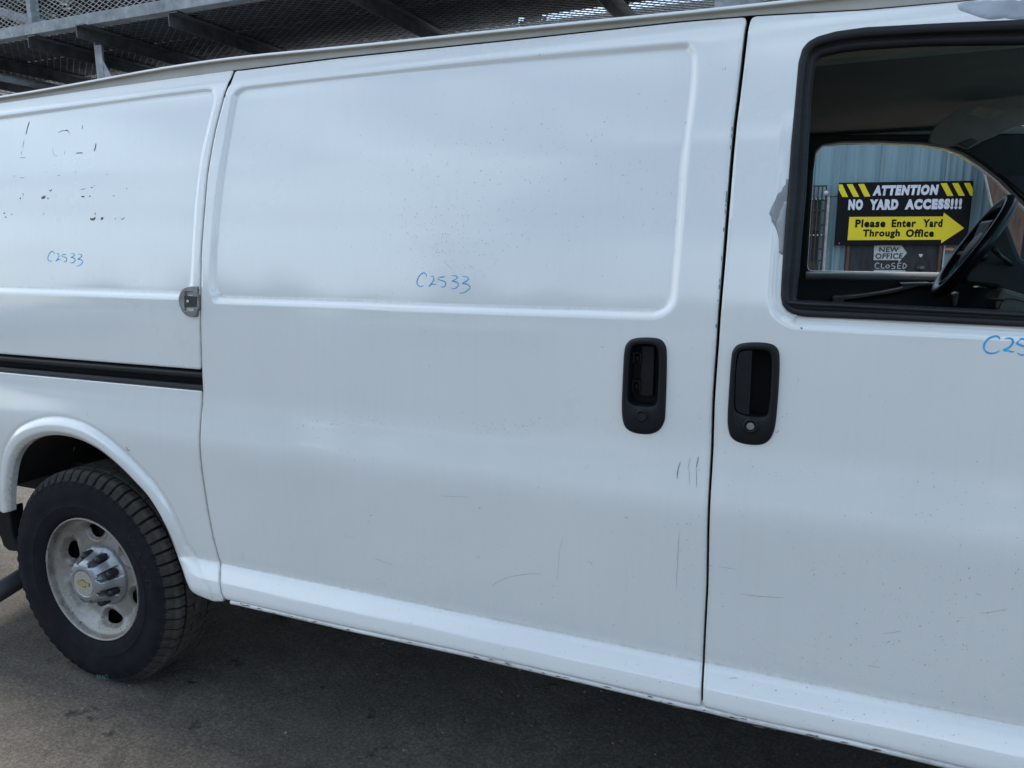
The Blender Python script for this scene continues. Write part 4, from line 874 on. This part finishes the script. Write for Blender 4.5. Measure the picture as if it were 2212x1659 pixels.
# chalk number on the rear tyre, upside down near the road
def tyre_pt(ang, r): return (WC.x+r*math.cos(ang), WC.z+r*math.sin(ang))
V, F = [], []
for l in W1:
    P = spline(np.array(l, float), 4) if len(l) > 2 else np.array(l, float)
    pts = [(R(-84)-(-1)*((x-310)/1100-.5)*-.155, .332+(y-240)/430*.020) for x, y in P]
    k = len(V)
    for a, r in pts:
        X, Z = tyre_pt(a, r)
        for s in (-1, 1): V.append((X, WC.y-.0158-.0025-.004*math.exp(-((a+math.pi/2)/.14)**2), Z+s*.0009))
    F += [(k+2*i, k+2*i+1, k+2*i+3, k+2*i+2) for i in range(len(pts)-1)]
o = link('chalk_number', npmesh('chalk_number', V, F), PALEBLUE, wheel)

fa = sorted([c for c in bpy.data.objects if c.name.startswith('tyre')], key=lambda o: o.name)[0]
LT = mat('raised_tyre_lettering', (.020, .020, .023), .75, spec=.15)
for k_, ch_ in enumerate('WARD'):
    cu = bpy.data.curves.new('t', 'FONT'); cu.body = ch_; cu.offset = .0006; cu.size = .040; cu.align_x = 'CENTER'; cu.extrude = .0006
    to = bpy.data.objects.new('t', cu); col.objects.link(to); bpy.context.view_layer.update()
    me = bpy.data.meshes.new_from_object(to.evaluated_get(bpy.context.evaluated_depsgraph_get())); bpy.data.objects.remove(to); me.name = 'raised_letter'; me.materials.clear()
    a = R(38-k_*9.5); me.transform(Matrix.Translation((.285*math.cos(a), -.0165, .285*math.sin(a))) @ Matrix.Rotation(-(a-math.pi/2), 4, 'Y') @ Matrix.Rotation(math.pi/2, 4, 'X'))
    o = link('raised_letter', me, LT, wheel, False, local=True)
# far mirror of the van
mb = MB(); mb.prism(chamfer([(.78, 1.36), (.90, 1.37), (.92, 1.58), (.86, 1.62), (.77, 1.60)], .02), 2.04, 2.20); mo = mb.build('side_mirror', mat('brown_grey_mirror', (.085, .075, .07), .5), van, bevel=.01)
mb = MB(); mb.box((.76, 2.05, 1.40), (.766, 2.19, 1.58)); mb.build('mirror_glass', mat('mirror_face', (.5, .5, .5), .08, 1), mo)
mb = MB(); mb.tube([(.83, 1.98, 1.42), (.84, 2.05, 1.42)], .02, 8); mb.build('mirror_arm', TRIMD, mo)

# ------------------------------------------------------------------ roof rack
rack = empty('roof_rack', (-1.4, 1.0, 2.0), 'galvanised steel mesh basket rack standing on posts over the van roof', 'roof rack')
RX0, RX1 = -3.30, .35; RZ = 2.139
RIN, ROUT = .12, 1.83
SHADEGALV = mat('shade_dark_galvanised', (.10, .104, .11), .55, .4, var=.5, scale=30)  # galvanised steel with the shade under the rack put into its colour
def exmesh(name, O, U_, V_, N_, lu, lv, pu, pv, w_, t_, tilt=.9, mm=None):
    O, U_, V_, N_ = map(lambda a: np.array(a, float), (O, U_, V_, N_)); nu, nv = int(lu/pu), int(lv/pv)
    j, i = np.meshgrid(np.arange(nv), np.arange(nu), indexing='ij'); i = i.ravel(); j = j.ravel(); off = (j % 2)*.5
    A = O+((i+off)*pu)[:, None]*U_+(j*pv)[:, None]*V_
    Vs, Fs = [], []; base = 0
    for sgn in (.5, -.5):
        B = O+((i+off+sgn)*pu)[:, None]*U_+((j+1)*pv)[:, None]*V_
        T = B-A; T = T/np.linalg.norm(T, axis=1)[:, None]; S1 = np.cross(T, N_); S1 /= np.linalg.norm(S1, axis=1)[:, None]
        a = S1*math.cos(tilt)*w_/2+N_*math.sin(tilt)*w_/2; b = (-S1*math.sin(tilt)+N_*math.cos(tilt))*t_/2
        cr_ = [A+a+b, A-a+b, A-a-b, A+a-b, B+a+b, B-a+b, B-a-b, B+a-b]
        n = len(A); Vs.append(np.stack(cr_, 1).reshape(-1, 3)); q = np.arange(n)[:, None]*8+base
        for f in ((0, 1, 5, 4), (1, 2, 6, 5), (2, 3, 7, 6), (3, 0, 4, 7)): Fs.append(q+np.array(f))
        base += n*8
    o = link(name, npmesh(name, np.concatenate(Vs), np.concatenate(Fs)), mm or GALV, rack, False); tag(o, kind='stuff'); return o
exmesh('floor_mesh', (RX0, RIN+.01, RZ+.002), (1, 0, 0), (0, 1, 0), (0, 0, 1), RX1-RX0, ROUT-RIN, .034, .0125, .0034, .0016, .45, SHADEGALV)
exmesh('side_mesh', (RX0, RIN+.017, RZ+.034), (1, 0, 0), (0, 0, 1), (0, -1, 0), RX1-RX0, .30, .027, .0068, .0024, .0012, .5)
exmesh('side_mesh', (RX0, ROUT-.017, RZ+.034), (1, 0, 0), (0, 0, 1), (0, -1, 0), RX1-RX0, .30, .027, .0068, .0024, .0012, .5)
def bx(name, a, b, m=GALV, parent=rack, bevel=.0015): mb = MB(); mb.box(a, b); return mb.build(name, m, parent, bevel=bevel)
for y in (RIN, ROUT-.033): bx('side_rail', (RX0-.03, y, RZ+.0005), (RX1+.03, y+.033, RZ+.0335)); bx('top_rail', (RX0-.03, y, RZ+.32), (RX1+.03, y+.033, RZ+.353))
for x in (RX0-.03, RX1): bx('end_rail', (x, RIN+.034, RZ+.0005), (x+.03, ROUT-.034, RZ+.0335)); bx('end_top_rail', (x, RIN+.034, RZ+.32), (x+.03, ROUT-.034, RZ+.353))
ups = [aty(63, 45, .12)[0]+d for d in (-.62, 0, 1.15, 2.1)]
for x in ups:
    for y in (RIN+.002, ROUT-.030): bx('upright', (x-.0095, y, RZ+.034), (x+.0095, y+.028, RZ+.3195), bevel=.001)
bxs = [-3.05, -2.72, aty(60, 90, .12)[0], aty(165, 66, .10)[0], aty(364, 45, .12)[0], atz(790, 5, RZ-.02)[0]-.0, atz(1312, 8, RZ-.02)[0], .12]
print('beams', bxs)
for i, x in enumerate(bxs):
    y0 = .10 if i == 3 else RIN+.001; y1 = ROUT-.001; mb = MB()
    mb.box((x-.0017, y0, RZ-.037), (x+.0017, y1, RZ-.0012)); mb.box((x+.0018, y0, RZ-.0045), (x+.034, y1, RZ-.0012)); mb.build('cross_beam', SHADEGALV, rack)
for i, x in enumerate((-2.125, aty(1592, 5, .18)[0])):
    for y, s in ((.18, 1), (1.79, -1)):
        zb = zd(x)+.0; mb = MB(); mb.box((x-.012, y, zb), (x-.009, y+s*.03, RZ-.02)) if s > 0 else mb.box((x-.012, y+s*.03, zb), (x-.009, y, RZ-.02))
        mb.box((x-.009, min(y, y+s*.003), zb), (x+.018, max(y, y+s*.003), RZ-.0375)); mb.prism([(x+.0185, zb-.004), (x+.066, zb-.004), (x+.0185, zb+.072)], y+s*.001, y+s*.004) ; mb.build('post', GALV, rack)
        if i == 1: bx('post_plate', (x-.048, y+.0045 if s > 0 else y-.008, zb+.0), (x+.055, y+.008 if s > 0 else y-.0045, RZ-.038))
SHADEBOARD = mat('dark_shade_board', (.022, .019, .017), .9, var=.5, scale=6, stretch=(1, 8, 8))  # boards added to keep sun off the roof and darken mesh and beams
for i, (y0, wb) in enumerate(((.165, .19), (.362, .226), (.80, .27), (1.08, .27), (1.36, .27))):
    mb = MB(); x0 = RX0+.04+random.uniform(0, .05); x1 = RX1-.04-random.uniform(0, .05)
    mb.box((x0, y0, RZ+.0065), (x1, y0+wb, RZ+.026)); o = mb.build('shade_board', SHADEBOARD, None, bevel=.002)
    tag(o, ('added dark board on the rack mesh, shading the roof below, %s' % ['nearest the near side rail', 'beside the open strip of mesh', 'just beyond the open strip of mesh', 'second from the far side rail', 'next to the far side rail'][i]), 'board', 'dark boards added to shade the roof under the rack')
pA, pB = aty(1545, 22, .17), aty(1638, 3, .17)
# a grey conduit lying across the rear of the roof
tA, tB = aty(-60, 152, 1.2), aty(150, 200, .45)
mb = MB(); e = aty(130, 198, .35); mb.tube([atz(-40, 158, 2.075), atz(60, 178, 2.070), atz(140, 194, 2.065)], .014, 12); mb.build('rear_brace', GALV, rack, True)

# ------------------------------------------------------------------ office building behind the van
PB = CAM+ray(1950, 535)*8.0; BA = R(14.7)
bu, bn = np.array([math.cos(BA), math.sin(BA), 0]), np.array([math.sin(BA), -math.cos(BA), 0])
def B(x, y, off=0.):
    v = ray(x, y); o = PB+bn*off; t = ((o-CAM)@bn)/(v@bn); p = CAM+v*t; return float((p-PB)@bu), float(p[2])
bld = empty('metal_building', (PB[0], PB[1], 0), 'faded teal corrugated metal office building with dark door', 'building', rz=BA)
def cb(x, y): return (1699.3+x*.20833, 288+y*.20833)
def BC(x, y, off=0.): return B(*cb(x, y), off)
ribx = [B(x, 340)[0] for x in (1767, 1815.7, 1860, 1901.6, 1949.8, 1999, 2050, 2098)]
pitch = (ribx[-1]-ribx[0])/7; u0 = ribx[0]
HB = 3.15
def ribpanel():
    prof = []; x = 0
    for k in range(3):
        prof += [(x, 0), (x+pitch*.02, -.004)] if False else []
        prof += [(x-.018, 0), (x-.010, -.028), (x+.010, -.028), (x+.018, 0)]
        for q in (1/3, 2/3): prof += [(x+pitch*q-.012, 0), (x+pitch*q-.006, -.005), (x+pitch*q+.006, -.005), (x+pitch*q+.012, 0)]
        x += pitch
    prof.append((3*pitch-.0185, 0))
    V = [(a, b, z) for a, b in prof for z in (0, HB)]
    return npmesh('wall_panel', V, grid_faces(len(prof), 2))
pm = ribpanel(); pm.materials.append(WALL)
k0 = -5
dl, drr = BC(600, 1420)[0], BC(1568, 1420)[0]; dtop = BC(1000, 1120)[1]
for k in range(-6, 3):
    o = bpy.data.objects.new('wall_panel', pm); col.objects.link(o); o.parent = bld; o.location = (u0+k*3*pitch+pitch*0, .006*(k % 2), 0)
def lb(name, a, b, m, parent=bld, bevel=.003): mb = MB(); mb.box(a, b); return mb.build(name, m, parent, local=True, bevel=bevel)
uL, uR = u0-18*pitch, u0+9*pitch
ROOFM = mat('grey_roof_metal', (.20, .22, .23), .5); WTRIM = mat('dirty_white_trim', (.42, .42, .40), .7, var=.35, scale=25)
lb('wall', (uL, .03, 0), (uR, 4.5, HB-.02), mat('inner_wall', (.08, .1, .1), .9))
lb('roof', (uL-.1, -.14, HB), (uR+.1, 4.6, HB+.10), ROOFM)
DOORM = mat('worn_dark_door', (.040, .040, .046), .6, var=.5, scale=5, stretch=(4, 4, 1), spec=.2); JAMB = mat('rusty_brown_jamb', (.11, .065, .05), .8, var=.45, scale=20)
jl, jr = BC(618, 1420)[0], BC(1532, 1420)[0]
dh = 1.98
od = lb('door', (jl+.002, -.055, .02), (jr-.002, -.035, dh), DOORM, bld)
for a, b in ((BC(588, 1420)[0], jl), (jr, BC(1562, 1420)[0])): lb('door_jamb', (a, -.075, 0), (b, -.002, dh+.05), JAMB)
lb('door_head', (jl+.001, -.074, dh+.003), (jr-.001, -.003, dh+.05), JAMB)
lb('door_trim', (BC(1578, 1420)[0], -.070, 0), (BC(1595, 1420)[0], -.003, dh+.06), WTRIM)
ku, kz = BC(1385, 1398, .06); mb = MB(); V = [(ku+r*math.cos(a), y, kz+r*math.sin(a)) for r, y in ((.035, -.056), (.036, -.062), (.018, -.066), (.018, -.09), (.030, -.10), (.030, -.12), (.012, -.13), (.001, -.131)) for a in np.linspace(0, 2*math.pi, 20, endpoint=False)]
link('door_knob', npmesh('door_knob', V, grid_faces(8, 20, False, True)), mat('dull_brass_knob', (.10, .095, .09), .35, .6), od, local=True)
du, dz_ = BC(1390, 1265, .06); mb = MB(); mb.prism([(du-.022, dz_+.012), (du-.005, dz_-.018), (du+.008, dz_-.020), (du+.024, dz_+.008), (du, dz_+.014)], -.060, -.0555); mb.build('deadbolt', mat('bright_scratch_metal', (.55, .55, .55), .4), od, local=True)
def strokes(name, lines, m, parent, width, yoff, fn):
    V, F = [], []
    for ln in lines:
        P = np.array([fn(*p) for p in ln]); P = spline(P, 4) if len(P) > 2 else P; T = np.gradient(P, axis=0); T /= np.linalg.norm(T, axis=1)[:, None]+1e-9
        k = len(V); 
        for p, t in zip(P, T):
            V += [(p[0]-t[1]*width/2, yoff, p[1]+t[0]*width/2), (p[0]+t[1]*width/2, yoff, p[1]-t[0]*width/2)]
        F += [(k+2*i, k+2*i+1, k+2*i+3, k+2*i+2) for i in range(len(P)-1)]
    return link(name, npmesh(name, V, F), m, parent, False, local=True)
CHALK = mat('white_chalk', (.45, .46, .45), .9, var=.35, scale=60); BO = .058
strokes('chalk_writing', [[(962, 1350), (935, 1345), (917, 1368), (925, 1395), (960, 1400)], [(985, 1348), (980, 1398)], [(980, 1398), (1015, 1398)], [(1045, 1362), (1028, 1380), (1045, 1398), (1068, 1382), (1050, 1362)],
    [(1122, 1348), (1095, 1352), (1092, 1372), (1120, 1380), (1118, 1400), (1088, 1402)], [(1190, 1345), (1155, 1347)], [(1155, 1347), (1150, 1400)], [(1150, 1400), (1188, 1402)], [(1153, 1373), (1182, 1373)], [(1212, 1345), (1205, 1402)], [(1212, 1345), (1240, 1365), (1232, 1392), (1205, 1402)]], CHALK, od, .009, -.0565, lambda x, y: BC(x, y, BO))
strokes('chalk_line', [[(905, 1423), (1230, 1427)]], CHALK, od, .014, -.0565, lambda x, y: BC(x, y, BO))

def textmesh(name, s, box, y, m, parent, shear=0., bold=.03):
    (ua, za), (ub, zb) = box
    cu = bpy.data.curves.new('t', 'FONT'); cu.body = s; cu.offset = bold; cu.shear = shear; cu.space_character = 1.0+bold*3; cu.size = 1; cu.resolution_u = 3
    to = bpy.data.objects.new('t', cu); col.objects.link(to); bpy.context.view_layer.update()
    me = bpy.data.meshes.new_from_object(to.evaluated_get(bpy.context.evaluated_depsgraph_get())); bpy.data.objects.remove(to)
    n = len(me.vertices); co = np.empty(n*3); me.vertices.foreach_get('co', co); co = co.reshape(-1, 3)
    lo, hi = co.min(0), co.max(0); X = ua+(co[:, 0]-lo[0])/(hi[0]-lo[0])*(ub-ua); Z = za+(co[:, 1]-lo[1])/(hi[1]-lo[1])*(zb-za)
    me.vertices.foreach_set('co', np.stack([X, np.full(n, y), Z], 1).ravel()); me.name = name; me.materials.clear()
    return link(name, me, m, parent, False, local=True)
sign = empty('attention_sign', (PB[0], PB[1], 0), 'black and yellow attention sign saying no yard access, with a yellow arrow', 'sign', rz=BA)
SO = .10
c_ = [BC(540, 508, SO), BC(1935, 495, SO), BC(1875, 1160, SO), BC(503, 1160, SO)]
sl0, sl1 = (c_[0][0]+c_[3][0])/2, (c_[1][0]+c_[2][0])/2; sz0, sz1 = (c_[2][1]+c_[3][1])/2, (c_[0][1]+c_[1][1])/2
print('sign', sl0, sl1, sz0, sz1)
BLK = mat('sign_black', (.006, .007, .008), .6, var=.2, spec=.15); YEL = mat('sign_yellow', (.78, .62, .010), .5, var=.06, scale=4); WHT = mat('sign_white', (.66, .67, .74), .5, var=.05)
mb = MB(); mb.box((sl0, -.10, sz0), (sl1, -.088, sz1)); mb.build('board', BLK, sign, local=True, bevel=.001)
def poly(name, pts, m, parent, y, off=SO, t=.001):
    mb = MB(); mb.prism([BC(x, yy, off) for x, yy in pts], y-t, y); return mb.build(name, m, parent, local=True)
for s_ in ([(541, 530), (577, 530), (637, 660), (577, 660), (540, 585)], [(622, 528), (683, 526), (752, 658), (692, 658)], [(742, 527), (803, 524), (868, 655), (806, 657)], [(1595, 518), (1660, 516), (1728, 648), (1665, 650)], [(1715, 517), (1780, 515), (1848, 648), (1784, 648)], [(1837, 515), (1900, 514), (1930, 575), (1925, 648), (1905, 648)]):
    poly('yellow_stripe', s_, YEL, sign, -.1005)
poly('yellow_arrow', [(650, 867), (1622, 862), (1630, 822), (1840, 983), (1600, 1140), (1602, 1103), (630, 1108)], YEL, sign, -.1005)
def tb(x0, y0, x1, y1): return (BC(x0, y1, SO), BC(x1, y0, SO))
textmesh('lettering', 'ATTENTION', tb(888, 530, 1580, 648), -.1022, WHT, sign, .12, .078)
textmesh('lettering', 'NO', tb(635, 683, 795, 797), -.1022, WHT, sign, .0, .078); textmesh('lettering', 'YARD', tb(855, 682, 1162, 795), -.1022, WHT, sign, .0, .078); textmesh('lettering', 'ACCESS!!!', tb(1222, 674, 1822, 792), -.1022, WHT, sign, .0, .078)
textmesh('lettering', 'Please', tb(708, 890, 1030, 978), -.1022, BLK, sign, 0, .05); textmesh('lettering', 'Enter', tb(1085, 890, 1345, 976), -.1022, BLK, sign, 0, .05); textmesh('lettering', 'Yard', tb(1408, 888, 1620, 975), -.1022, BLK, sign, 0, .05)
textmesh('lettering', 'Through', tb(785, 994, 1178, 1094), -.1022, BLK, sign, 0, .05); textmesh('lettering', 'Office', tb(1232, 992, 1532, 1077), -.1022, BLK, sign, 0, .05)
for x in (545, 1865):
    u_, z_ = BC(x, 1140 if x < 1000 else 1145, SO); mb = MB(); mb.prism([(u_+.007*math.cos(a), z_+.007*math.sin(a)) for a in np.linspace(0, 6.28, 10, endpoint=False)], -.104, -.1001); mb.build('bolt', ZINC, sign, local=True)
for uu in (sl0+.15, sl1-.15): lb('bracket', (uu, -.0875, sz1-.2), (uu+.03, -.03, sz1-.16), STEELD, sign)
of = empty('office_arrow_sign', (PB[0], PB[1], 0), 'weathered white arrow sign reading new office on the dark door', 'sign', rz=BA)
poly('arrow_board', [(907, 1150), (1185, 1150), (1190, 1160), (1245, 1240), (1160, 1340), (1158, 1315), (900, 1315)], mat('scuffed_white_sheet', (.50, .52, .50), .7, var=.4, scale=30), of, -.060, BO, .003)
GRL = mat('faded_grey_letter', (.045, .05, .052), .7, var=.5, scale=60)
textmesh('lettering', 'NEW', (BC(955, 1232, BO), BC(1165, 1180, BO)), -.0636, GRL, of, 0, .04); textmesh('lettering', 'OFFICE', (BC(915, 1302, BO), BC(1205, 1242, BO)), -.0636, GRL, of, 0, .04)
st = empty('card_sticker', (PB[0], PB[1], 0), 'small red and orange payment card sticker on the teal wall right of the door', 'sticker', rz=BA)
poly('sticker_base', [(1637, 1170), (1738, 1172), (1736, 1234), (1634, 1232)], mat('sticker_blue', (.07, .08, .13), .6), st, -.030, .03)
for cx, m_ in ((1664, mat('sticker_red', (.42, .07, .06), .6)), (1707, mat('sticker_orange', (.50, .20, .05), .6))):
    poly('sticker_circle', [(cx+24*math.cos(a), 1201+25*math.sin(a)) for a in np.linspace(0, 6.28, 24, endpoint=False)], m_, st, -.0312 if cx < 1680 else -.0324, .03)
poly('sticker_band', [(1640, 1193), (1733, 1193), (1733, 1209), (1640, 1209)], mat('sticker_pale', (.55, .40, .34), .6), st, -.0336, .03)
# security grille left of the door with white post
gr_ = empty('security_grille', (PB[0], PB[1], 0), 'dark steel window grille with studded bars at the left of the door', 'grille', rz=BA)
gu1, gz1 = BC(425, 545, .12); gu0 = gu1-1.25; gz0 = .75
lb('dark_window', (gu0, -.045, gz0), (gu1-.03, -.033, gz1-.12), mat('dark_dusty_glass', (.022, .024, .028), .3, var=.6, scale=14), gr_)
BARM = mat('rusty_dark_bar', (.045, .038, .035), .7, var=.5, scale=60)
npitch = BC(360, 700, .12)[0]-BC(319, 700, .12)[0]
k = 0; u_ = gu1-.01
while u_ > gu0:
    mb = MB(); mb.box((u_-.006, -.125, gz0), (u_+.006, -.113, gz1)); mb.build('bar', BARM, gr_, local=True); u_ -= npitch
for yy in (545, 690, 800, 950, 1060, 1200, 1320):
    z_ = BC(400, yy, .12)[1]; lb('cross_bar', (gu0, -.112, z_-.008), (gu1, -.100, z_+.008), BARM, gr_, .001)
mb = MB()
u_ = gu1-.01-npitch/2
while u_ > gu0:
    for yy in (680, 1055):
        z_ = BC(400, yy, .12)[1]; mb.prism([(u_+.010*math.cos(a), z_+.010*math.sin(a)) for a in np.linspace(0, 6.28, 6, endpoint=False)], -.135, -.1255)
    u_ -= npitch
o = mb.build('stud', mat('pale_studs', (.34, .31, .27), .6), gr_, local=True); tag(o, kind='stuff')
lb('louvre', (gu0, -.098, BC(400, 1010, .12)[1]), (gu1-.03, -.08, BC(400, 950, .12)[1]), mat('brown_slat', (.09, .07, .06), .8, var=.5, scale=40), gr_)
lb('lower_slats', (gu0, -.098, gz0), (gu1-.03, -.08, BC(400, 1310, .12)[1]), mat('olive_slat', (.11, .10, .075), .8, var=.6, scale=50), gr_)
wp = lb('corner_post', (BC(398, 1000, .1)[0], -.10, 0), (BC(427, 1000, .1)[0], -.06, BC(430, 655, .1)[1]), WTRIM, None)
wp.location = (PB[0], PB[1], 0); wp.rotation_euler = (0, 0, BA); tag(wp, 'dirty white vertical post between the dark grille and the teal wall', 'post')
yl = empty('ball_camera', (PB[0], PB[1], 0), 'small pale round fitting with a black cable, above the white post', 'light fitting', rz=BA)
bu_, bz_ = BC(408, 620, .15); V = [(bu_+.026*math.sin(t)*math.cos(a), -.15+.026*math.cos(t)*-1, bz_+.026*math.sin(t)*math.sin(a)) for t in np.linspace(.01, 3.13, 10) for a in np.linspace(0, 6.28, 16, endpoint=False)]
link('globe', npmesh('globe', V, grid_faces(10, 16, False, True)), mat('pale_globe', (.5, .47, .43), .3), yl, local=True)
p0, p1 = BC(430, 655, .05), BC(540, 643, .05); mb = MB(); mb.tube([(bu_, -.13, bz_-.02), (p0[0], -.05, p0[1]), ((p0[0]+p1[0])/2, -.045, p0[1]-.004), (p1[0]+.05, -.045, p1[1])], .005, 6); mb.build('cable', RUBBER, yl, local=True, smooth=True)
# brown board leaning at the right end of the building
pb_ = [B(*cb(x, y), .35) for x, y in ((2048, 395), (2130, 760), (2205, 1440))]
bd = MB(); zt0 = 2.6; sl_p = (pb_[1][0]-pb_[0][0])/(pb_[1][1]-pb_[0][1])
xa = lambda z: pb_[0][0]+sl_p*(z-pb_[0][1])
bd.prism([(xa(0), 0), (xa(0)+1.3, 0), (xa(zt0)+1.3, zt0), (xa(zt0), zt0)], -.37, -.35)
bo_ = bd.build('plywood_sheet', mat('weathered_brown_ply', (.12, .075, .055), .85, var=.45, scale=5, stretch=(6, 6, 1)), None, local=True, bevel=.002); bo_.location = (PB[0], PB[1], 0); bo_.rotation_euler = (0, 0, BA)
tag(bo_, 'weathered brown plywood sheet leaning beside the teal wall', 'plywood')
ed = MB(); ed.prism([(xa(0)-.012, 0), (xa(0)-.001, 0), (xa(zt0)-.001, zt0), (xa(zt0)-.012, zt0)], -.375, -.345); e_ = ed.build('edge_strip', WTRIM, bo_, local=True)

# ------------------------------------------------------------------ trees, things behind the camera (seen in the paint)
def leafmat(name, a, b):
    m, t, bs = base_mat(name); n = obj_noise(t, .9, 4); r = ramp(t, n.outputs[0], [(.3, a), (.7, b)]); t.links.new(r.outputs[0], bs.inputs['Base Color']); bs.inputs['Roughness'].default_value = .6
    return m
LM = [leafmat('dark_leaves', (.014, .022, .011), (.032, .045, .020)), leafmat('brown_green_leaves', (.025, .026, .016), (.050, .048, .028))]
BARK = mat('grey_brown_bark', (.10, .085, .07), .95, var=.45, scale=12, stretch=(4, 4, .6))
def crown_mesh(seed, n, rx, rz, leaf):
    r = np.random.default_rng(seed); cl = r.normal(size=(60, 3)); cl /= np.linalg.norm(cl, axis=1)[:, None]; cl *= (r.random((60, 1))**.4); cl *= [rx, rx, rz]
    idx = r.integers(0, 60, n); c = cl[idx]+r.normal(size=(n, 3))*[rx*.2, rx*.2, rz*.14]
    a = r.normal(size=(n, 3)); a /= np.linalg.norm(a, axis=1)[:, None]; b = np.cross(a, r.normal(size=(n, 3))); b /= np.linalg.norm(b, axis=1)[:, None]
    s = leaf*(.6+.8*r.random((n, 1))); V = np.stack([c-a*s, c+b*s*.5, c+a*s, c-b*s*.5], 1).reshape(-1, 3); return npmesh('crown', V, np.arange(4*n).reshape(-1, 4))
CM = [crown_mesh(1, 15000, 2.3, 3.4, .17), crown_mesh(2, 15000, 2.8, 2.9, .18)]
for i, c in enumerate(CM): c.materials.append(LM[i])
tm = MB(); tm.tube([(0, 0, 0), (.05, 0, 1.5), (-.03, .05, 3.2), (.05, 0, 5.5)], [.22, .17, .12, .04], 9)
for k in range(7):
    a = k*2.4; z = 1.6+k*.45; tm.tube([(0, 0, z), (math.cos(a)*.8, math.sin(a)*.8, z+.7), (math.cos(a)*1.7, math.sin(a)*1.7, z+1.3)], [.07, .045, .015], 6)
TMe = pymesh('trunk', tm.v, tm.f); TMe.materials.append(BARK)
def tree(x, y, s, k, label, group):
    t = empty('tree', (x, y, 0), label, 'tree', rz=random.uniform(0, 6), group=group); t.scale = (s, s, s)
    for nm, me, z in (('trunk', TMe, 0), ('crown', CM[k], 4.3)):
        o = bpy.data.objects.new(nm, me); col.objects.link(o); o.parent = t; o.location = (0, 0, z)
for i, (x, y, s, k) in enumerate(((-15, 14, 1.25, 0), (-11, 17, .62, 1), (-7.5, 15.5, .55, 0), (-4.2, 16.5, .55, 1), (-1, 17.5, .6, 0), (2.5, 17, .55, 1), (-19, 17, 1.5, 1), (-13, 20, 1.6, 0), (-6, 20, .6, 1), (-16.5, 9.5, 1.1, 0), (-23, 12, 1.3, 0))):
    tree(x, y, s, k, 'tall dark leafy tree showing behind the left end of the rack side mesh' if s > 1 else 'low dark tree on the horizon beyond the teal office building', 'tall trees at the left beyond the yard' if s > 1 else 'low trees beyond the office')
# a low dry hedge at the far left
hm = crown_mesh(5, 9000, 1.0, 1.0, .05)
hm.materials.append(leafmat('dry_brown_brush', (.10, .075, .05), (.20, .155, .11)))
o = bpy.data.objects.new('hedge', hm); col.objects.link(o); o.scale = (5.5, 1.1, 2.2); o.location = (-12, 6.5, 1.4); o.rotation_euler = (0, 0, R(20)); tag(o, 'dry brown brush showing under the rack at the far left', 'brush', kind='stuff')
# tree line across the road behind the camera
for i in range(27):
    tree(-48+i*3.2+random.uniform(-1, 1), -34+random.uniform(-3, 3), random.uniform(.6, .9), i % 2, 'tree in the line across the road behind the camera', 'trees across the road')
# two cars parked behind the camera
def car(x, y, rz, c, label):
    t = empty('parked_car', (x, y, 0), label, 'car', rz=rz, group='cars parked across the yard'); m = mat('car_paint', c, .3, .1, var=.03, coat=.8)
    def loft(name, secs, mm):
        V = []; n = 0
        for (z, x0, x1, hw) in secs:
            ring = chamfer([(x0, -hw), (x1, -hw), (x1, hw), (x0, hw)], .28, 5); n = len(ring); V += [(px, py, z) for px, py in ring]
        F = [tuple(q) for q in grid_faces(len(secs), n, False, True)]+[tuple(range((len(secs)-1)*n, len(secs)*n))]
        return link(name, pymesh(name, V, F), mm, t, True, local=True)
    loft('body', [(.22, -2.1, 2.1, .84), (.35, -2.2, 2.2, .90), (.62, -2.25, 2.22, .92), (.86, -2.2, 2.1, .90), (.95, -2.1, 1.6, .84)], m)
    loft('cabin_glass', [(.95, -1.7, 1.1, .80), (1.15, -1.5, .85, .76), (1.36, -1.2, .35, .66)], mat('car_glass', (.03, .035, .04), .08))
    loft('roof', [(1.36, -1.2, .35, .67), (1.42, -1.0, .2, .60)], m)
    for wx in (-1.35, 1.35):
        for wy in (-.86, .68):
            mb = MB(); mb.tube([(wx, wy, .32), (wx, wy+.18, .32)], .32, 24); w_ = mb.build('wheel', TYRE, t, local=True, smooth=False); mb = MB(); mb.tube([(wx, wy-.01, .32), (wx, wy+.19, .32)], .2, 16); mb.build('wheel_rim', CAP, t, local=True)
    for wy in (-.6, .6):
        mb = MB(); mb.box((2.1, wy-.16, .62), (2.24, wy+.16, .76)); mb.build('headlight', mat('lamp_lens', (.6, .6, .6), .1), t, local=True, bevel=.02)
car(-16.5, -9.5, R(75), (.62, .63, .64), 'silver car parked behind the camera on the left'); car(-7.5, -13, R(8), (.30, .31, .32), 'pale car parked broadside behind the camera')
# power line behind the camera
for i, (x, y) in enumerate(((-32, -13), (24, -15))):
    t = empty('utility_pole', (x, y, 0), ('wooden utility pole at the left' if i == 0 else 'wooden utility pole at the right')+' of the road behind the camera', 'utility pole', group='utility poles')
    mb = MB(); mb.tube([(0, 0, 0), (0, 0, 9.5)], [.16, .11], 10); mb.build('shaft', BARK, t, local=True, smooth=True); mb = MB(); mb.box((-.05, -1.1, 8.6), (.05, 1.1, 8.72)); mb.build('crossarm', BARK, t, local=True)
for dy, z, r_ in ((-1, 8.75, .03), (1, 8.75, .03), (0, 7.2, .06)):
    mb = MB(); mb.tube([(-32+56*u, -13+dy-2*u, z-1.2*4*u*(1-u)) for u in np.linspace(0, 1, 24)], r_, 6)
    o = mb.build('power_cable', RUBBER, None, smooth=True); tag(o, {-1: 'overhead cable nearest the far road edge behind the camera', 1: 'overhead cable nearest the yard behind the camera', 0: 'thick lower cable slung under the crossarms behind the camera'}[dy], 'cable')
